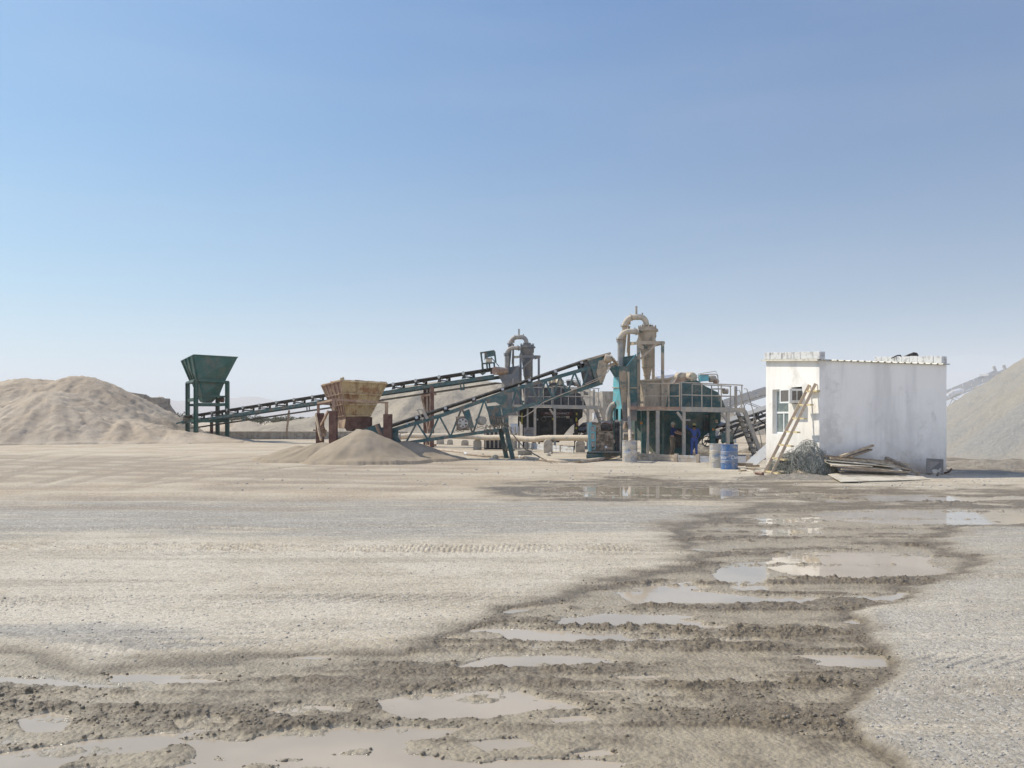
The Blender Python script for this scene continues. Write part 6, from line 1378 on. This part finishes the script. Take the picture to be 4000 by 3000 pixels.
def person(loc, H, rz, J, label, mats):
    root = thing('person', label, 'person', loc, None); root.rotation_euler = (0, 0, rz); root.scale = (H/1.75,)*3
    # J: joints, metres for a 1.75 m figure, facing -Y
    def chain(names): return [(names[i], names[i+1]) for i in range(len(names)-1)]
    base = dict(pel=(0,0,.95), sp=(0,.0,1.15), ch=(0,.01,1.34), nk=(0,0,1.49), hd=(0,-.015,1.60), ht=(0,0,1.72))
    base.update(J); V = base
    order = list(V.keys()); ix = {k: i for i, k in enumerate(order)}
    E = chain(['pel','sp','ch','nk','hd','ht'])+chain(['pel','hipl','knl','anl','tol'])+chain(['pel','hipr','knr','anr','tor'])+chain(['ch','shl','ell','wrl','pal'])+chain(['ch','shr','elr','wrr','par'])
    R = dict(pel=.11, sp=.10, ch=.115, nk=.05, hd=.082, ht=.05, hipl=.085, hipr=.085, knl=.055, knr=.055, anl=.038, anr=.038, tol=.035, tor=.035, shl=.055, shr=.055, ell=.040, elr=.040, wrl=.026, wrr=.026, pal=.034, par=.034)
    vs = [V[k] for k in order]; rad = [R[k] for k in order]; ed = [(ix[a], ix[b]) for a, b in E]
    for sd in ('l', 'r'):                                    # fingers and thumb from the palm
        w, p = Vector(V['wr'+sd]), Vector(V['pa'+sd]); d = (p-w).normalized(); s = d.cross(Vector((0,1,0.2))).normalized()
        for k, (o_, ln) in enumerate(((-.03,.065), (-.01,.075), (.01,.07), (.03,.055))):
            a = p+s*o_+d*.02; n = len(vs); vs += [tuple(a), tuple(a+d*ln*.6), tuple(a+d*ln+Vector((0,-.02,-.01)))]; rad += [.012, .010, .008]; ed += [(ix['pa'+sd], n), (n, n+1), (n+1, n+2)]
        a = w.lerp(p, .6)+s*-.04; n = len(vs); vs += [tuple(a), tuple(a+s*-.03+d*.03)]; rad += [.012, .009]; ed += [(ix['pa'+sd], n), (n, n+1)]
    body = skinned('body', vs, ed, rad, M[mats['skin']], root)
    def sub(names, edges, rr, nm, m, sb=2):
        i2 = {k: i for i, k in enumerate(names)}; skinned(nm, [V[k] for k in names], [(i2[a], i2[b]) for a, b in edges], [rr[k] for k in names], M[m], root, sb)
    V['slvl'] = tuple(Vector(V['shl']).lerp(Vector(V['ell']), mats['slv'])); V['slvr'] = tuple(Vector(V['shr']).lerp(Vector(V['elr']), mats['slv']))
    el = [('shl','ell','wrl2'), ('shr','elr','wrr2')]
    V['wrl2'] = tuple(Vector(V['ell']).lerp(Vector(V['wrl']), .95)); V['wrr2'] = tuple(Vector(V['elr']).lerp(Vector(V['wrr']), .95)); V['ank2l'] = tuple(Vector(V['knl']).lerp(Vector(V['anl']), .97)); V['ank2r'] = tuple(Vector(V['knr']).lerp(Vector(V['anr']), .97))
    V['nb'] = (V['nk'][0], V['nk'][1], V['nk'][2]-.03)
    rr = dict(pel=.135, sp=.128, ch=.142, nb=.062, hipl=.108, hipr=.108, knl=.078, knr=.078, ank2l=.068, ank2r=.068, shl=.075, shr=.075, slvl=.062, slvr=.062, ell=.056, elr=.056, wrl2=.042, wrr2=.042)
    if mats['slv'] < .95: sub(['ch','sp','pel','nb','shl','slvl','shr','slvr'], [('ch','sp'),('sp','pel'),('ch','nb'),('ch','shl'),('shl','slvl'),('ch','shr'),('shr','slvr')], rr, 'shirt', mats['top'])
    else: sub(['ch','sp','pel','nb','shl','ell','wrl2','shr','elr','wrr2'], [('ch','sp'),('sp','pel'),('ch','nb'),('ch','shl'),('shl','ell'),('ell','wrl2'),('ch','shr'),('shr','elr'),('elr','wrr2')], rr, 'coverall_top', mats['top'])
    rr['pel'] = .14
    sub(['pel','hipl','knl','ank2l','hipr','knr','ank2r'], [('pel','hipl'),('hipl','knl'),('knl','ank2l'),('pel','hipr'),('hipr','knr'),('knr','ank2r')], rr, 'trousers', mats['leg'])
    for sd in 'lr':
        a, t = Vector(V['an'+sd]), Vector(V['to'+sd]); MBs = MB(); MBs.tube([a+Vector((0,.04,-.02)), a.lerp(t,.5)+Vector((0,0,-.02)), t+Vector((0,-.01,-.01))], [.05,.052,.038], 12); s_ = MBs; me_o = local(s_, 'shoe', 'shoe', root)
    h = Vector(V['hd']); mb = MB(); mb.lathe([(.088,-.01),(.095,.02),(.092,.06),(.072,.105),(.03,.128),(.003,.132)], h+Vector((0,.005,.025)), (0,0,1), 20); local(mb, 'hair', 'hair', root) if not mats.get('cap') else local(mb, 'cap', mats['cap'], root)
    if mats.get('cap'):
        mb = MB(); f = Vector(mats.get('peak', (0,-1,0))); c = h+Vector((0,.005,.035)); s = f.cross(Vector((0,0,1))); mb.prism([c+s*.07+f*.05, c+s*.055+f*.14, c-s*.055+f*.14, c-s*.07+f*.05], (0,0,.012)); local(mb, 'cap_peak', mats['cap'], root)
        mb = MB(); mb.lathe([(.03,-.085),(.074,-.075),(.088,-.03),(.090,.015)], h+Vector((0,.012,.01)), (0,0,1), 18); mb.v = [(v[0], v[1] if v[1] > h.y-.02 else h.y-.02, v[2]) for v in mb.v]; local(mb, 'hair', 'hair' if mats['skin'] == 'skin' else 'galv', root)
    for dx in (-.032, .032):
        mb = MB(); mb.lathe([(.002,-.012),(.010,-.006),(.012,0),(.010,.006),(.002,.012)], h+Vector((dx,-.076,.0)), (0,0,1), 8); local(mb, 'eye', 'hair', root)
    mb = MB(); mb.tube([h+Vector((0,-.078,.0)), h+Vector((0,-.098,-.03)), h+Vector((0,-.08,-.038))], [.010,.016,.012], 8); local(mb, 'nose', mats['skin'], root)
    mb = MB(); mb.tube([h+Vector((-.024,-.077,-.058)), h+Vector((0,-.084,-.06)), h+Vector((.024,-.077,-.058))], .006, 6); local(mb, 'mouth', 'redbr', root)
    for dx in (-1, 1): mb = MB(); mb.lathe([(.004,0),(.022,.004),(.026,.01),(.015,.018)], h+Vector((dx*.078,.01,-.005)), (dx,0,0), 10); local(mb, 'ear', mats['skin'], root)
    return root
def local(mb, name, mat, root):                              # mesh given in the figure's own frame
    me = bpy.data.meshes.new(name); me.from_pydata([tuple(v) for v in mb.v], [], mb.f); me.materials.append(M[mat]); me.polygons.foreach_set('use_smooth', [True]*len(me.polygons)); me.update()
    o = bpy.data.objects.new(name, me); COL.objects.link(o); o.parent = root; return o
pw = Z('m', 205, 1480, 38.75)
person((pw.x, 38.75, .02), 1.60, radians(68), dict(hipl=(.10,0,.90), knl=(.14,-.04,.50), anl=(.15,.03,.09), tol=(.17,-.14,.04), hipr=(-.10,0,.90), knr=(-.12,.0,.50), anr=(-.13,.10,.09), tor=(-.16,-.07,.04),
    shl=(.20,.0,1.42), ell=(.22,-.24,1.24), wrl=(.20,-.47,1.18), pal=(.195,-.55,1.19), shr=(-.20,.0,1.42), elr=(-.23,-.22,1.20), wrr=(-.16,-.42,1.14), par=(-.14,-.50,1.14)),
    'man in a dark blue polo shirt and khaki trousers reaching towards the machine', dict(skin='skinl', top='navy', leg='khaki', slv=.8, cap='capw'))
pw = Z('m', 575, 1480, 38.75)
person((pw.x, 38.75, .02), 1.55, radians(176), dict(hipl=(.10,0,.90), knl=(.12,-.02,.50), anl=(.13,.03,.09), tol=(.16,-.14,.04), hipr=(-.10,0,.90), knr=(-.11,-.03,.50), anr=(-.12,.03,.09), tor=(-.15,-.14,.04),
    shl=(.21,.0,1.42), ell=(.33,-.14,1.46), wrl=(.36,-.24,1.66), pal=(.355,-.27,1.73), shr=(-.21,.0,1.42), elr=(-.29,.03,1.15), wrr=(-.20,-.12,.95), par=(-.19,-.17,.89)),
    'man in a blue coverall and yellowish cap with one arm raised, back to the camera', dict(skin='skin', top='cover', leg='cover', slv=1, cap='cap', peak=(-.75,-.65,0)))

# ------------------------------------------------------------------ air
def vol(name, lab, build, dens, col=(.82,.87,.95), an=.0):
    m = bpy.data.materials.new(name); m.use_nodes = True; t = m.node_tree; t.nodes.clear(); o = t.nodes.new('ShaderNodeOutputMaterial'); v = t.nodes.new('ShaderNodeVolumePrincipled')
    v.inputs['Density'].default_value = dens; v.inputs['Color'].default_value = (*col, 1); v.inputs['Anisotropy'].default_value = an; t.links.new(v.outputs[0], o.inputs['Volume'])
    ob = build.build(name, m, None, smooth=0); tag(ob, lab, kind='stuff'); return ob
vol('haze', 'thin pale haze over the plain', MB().box((-5400, -60, -1.5), (5400, 5700, 300)), 0.00030, (.96,.97,1.0))

mb = MB(); c = W(3790, 1590, 73); n = 20
for j in range(1, 12):
    pass
mb.lathe([(math.sin(pi*j/14)*1.0, -math.cos(pi*j/14)*1.0) for j in range(15)], (0, 0, 0), (0,0,1), 24)
mb.v = [(c.x+v[0]*9.5, c.y+v[1]*4.5, c.z+v[2]*4.6) for v in mb.v]
vol('dust_cloud', 'faint dust drifting round the stacker conveyor', mb, .05, (.97,.97,.98))
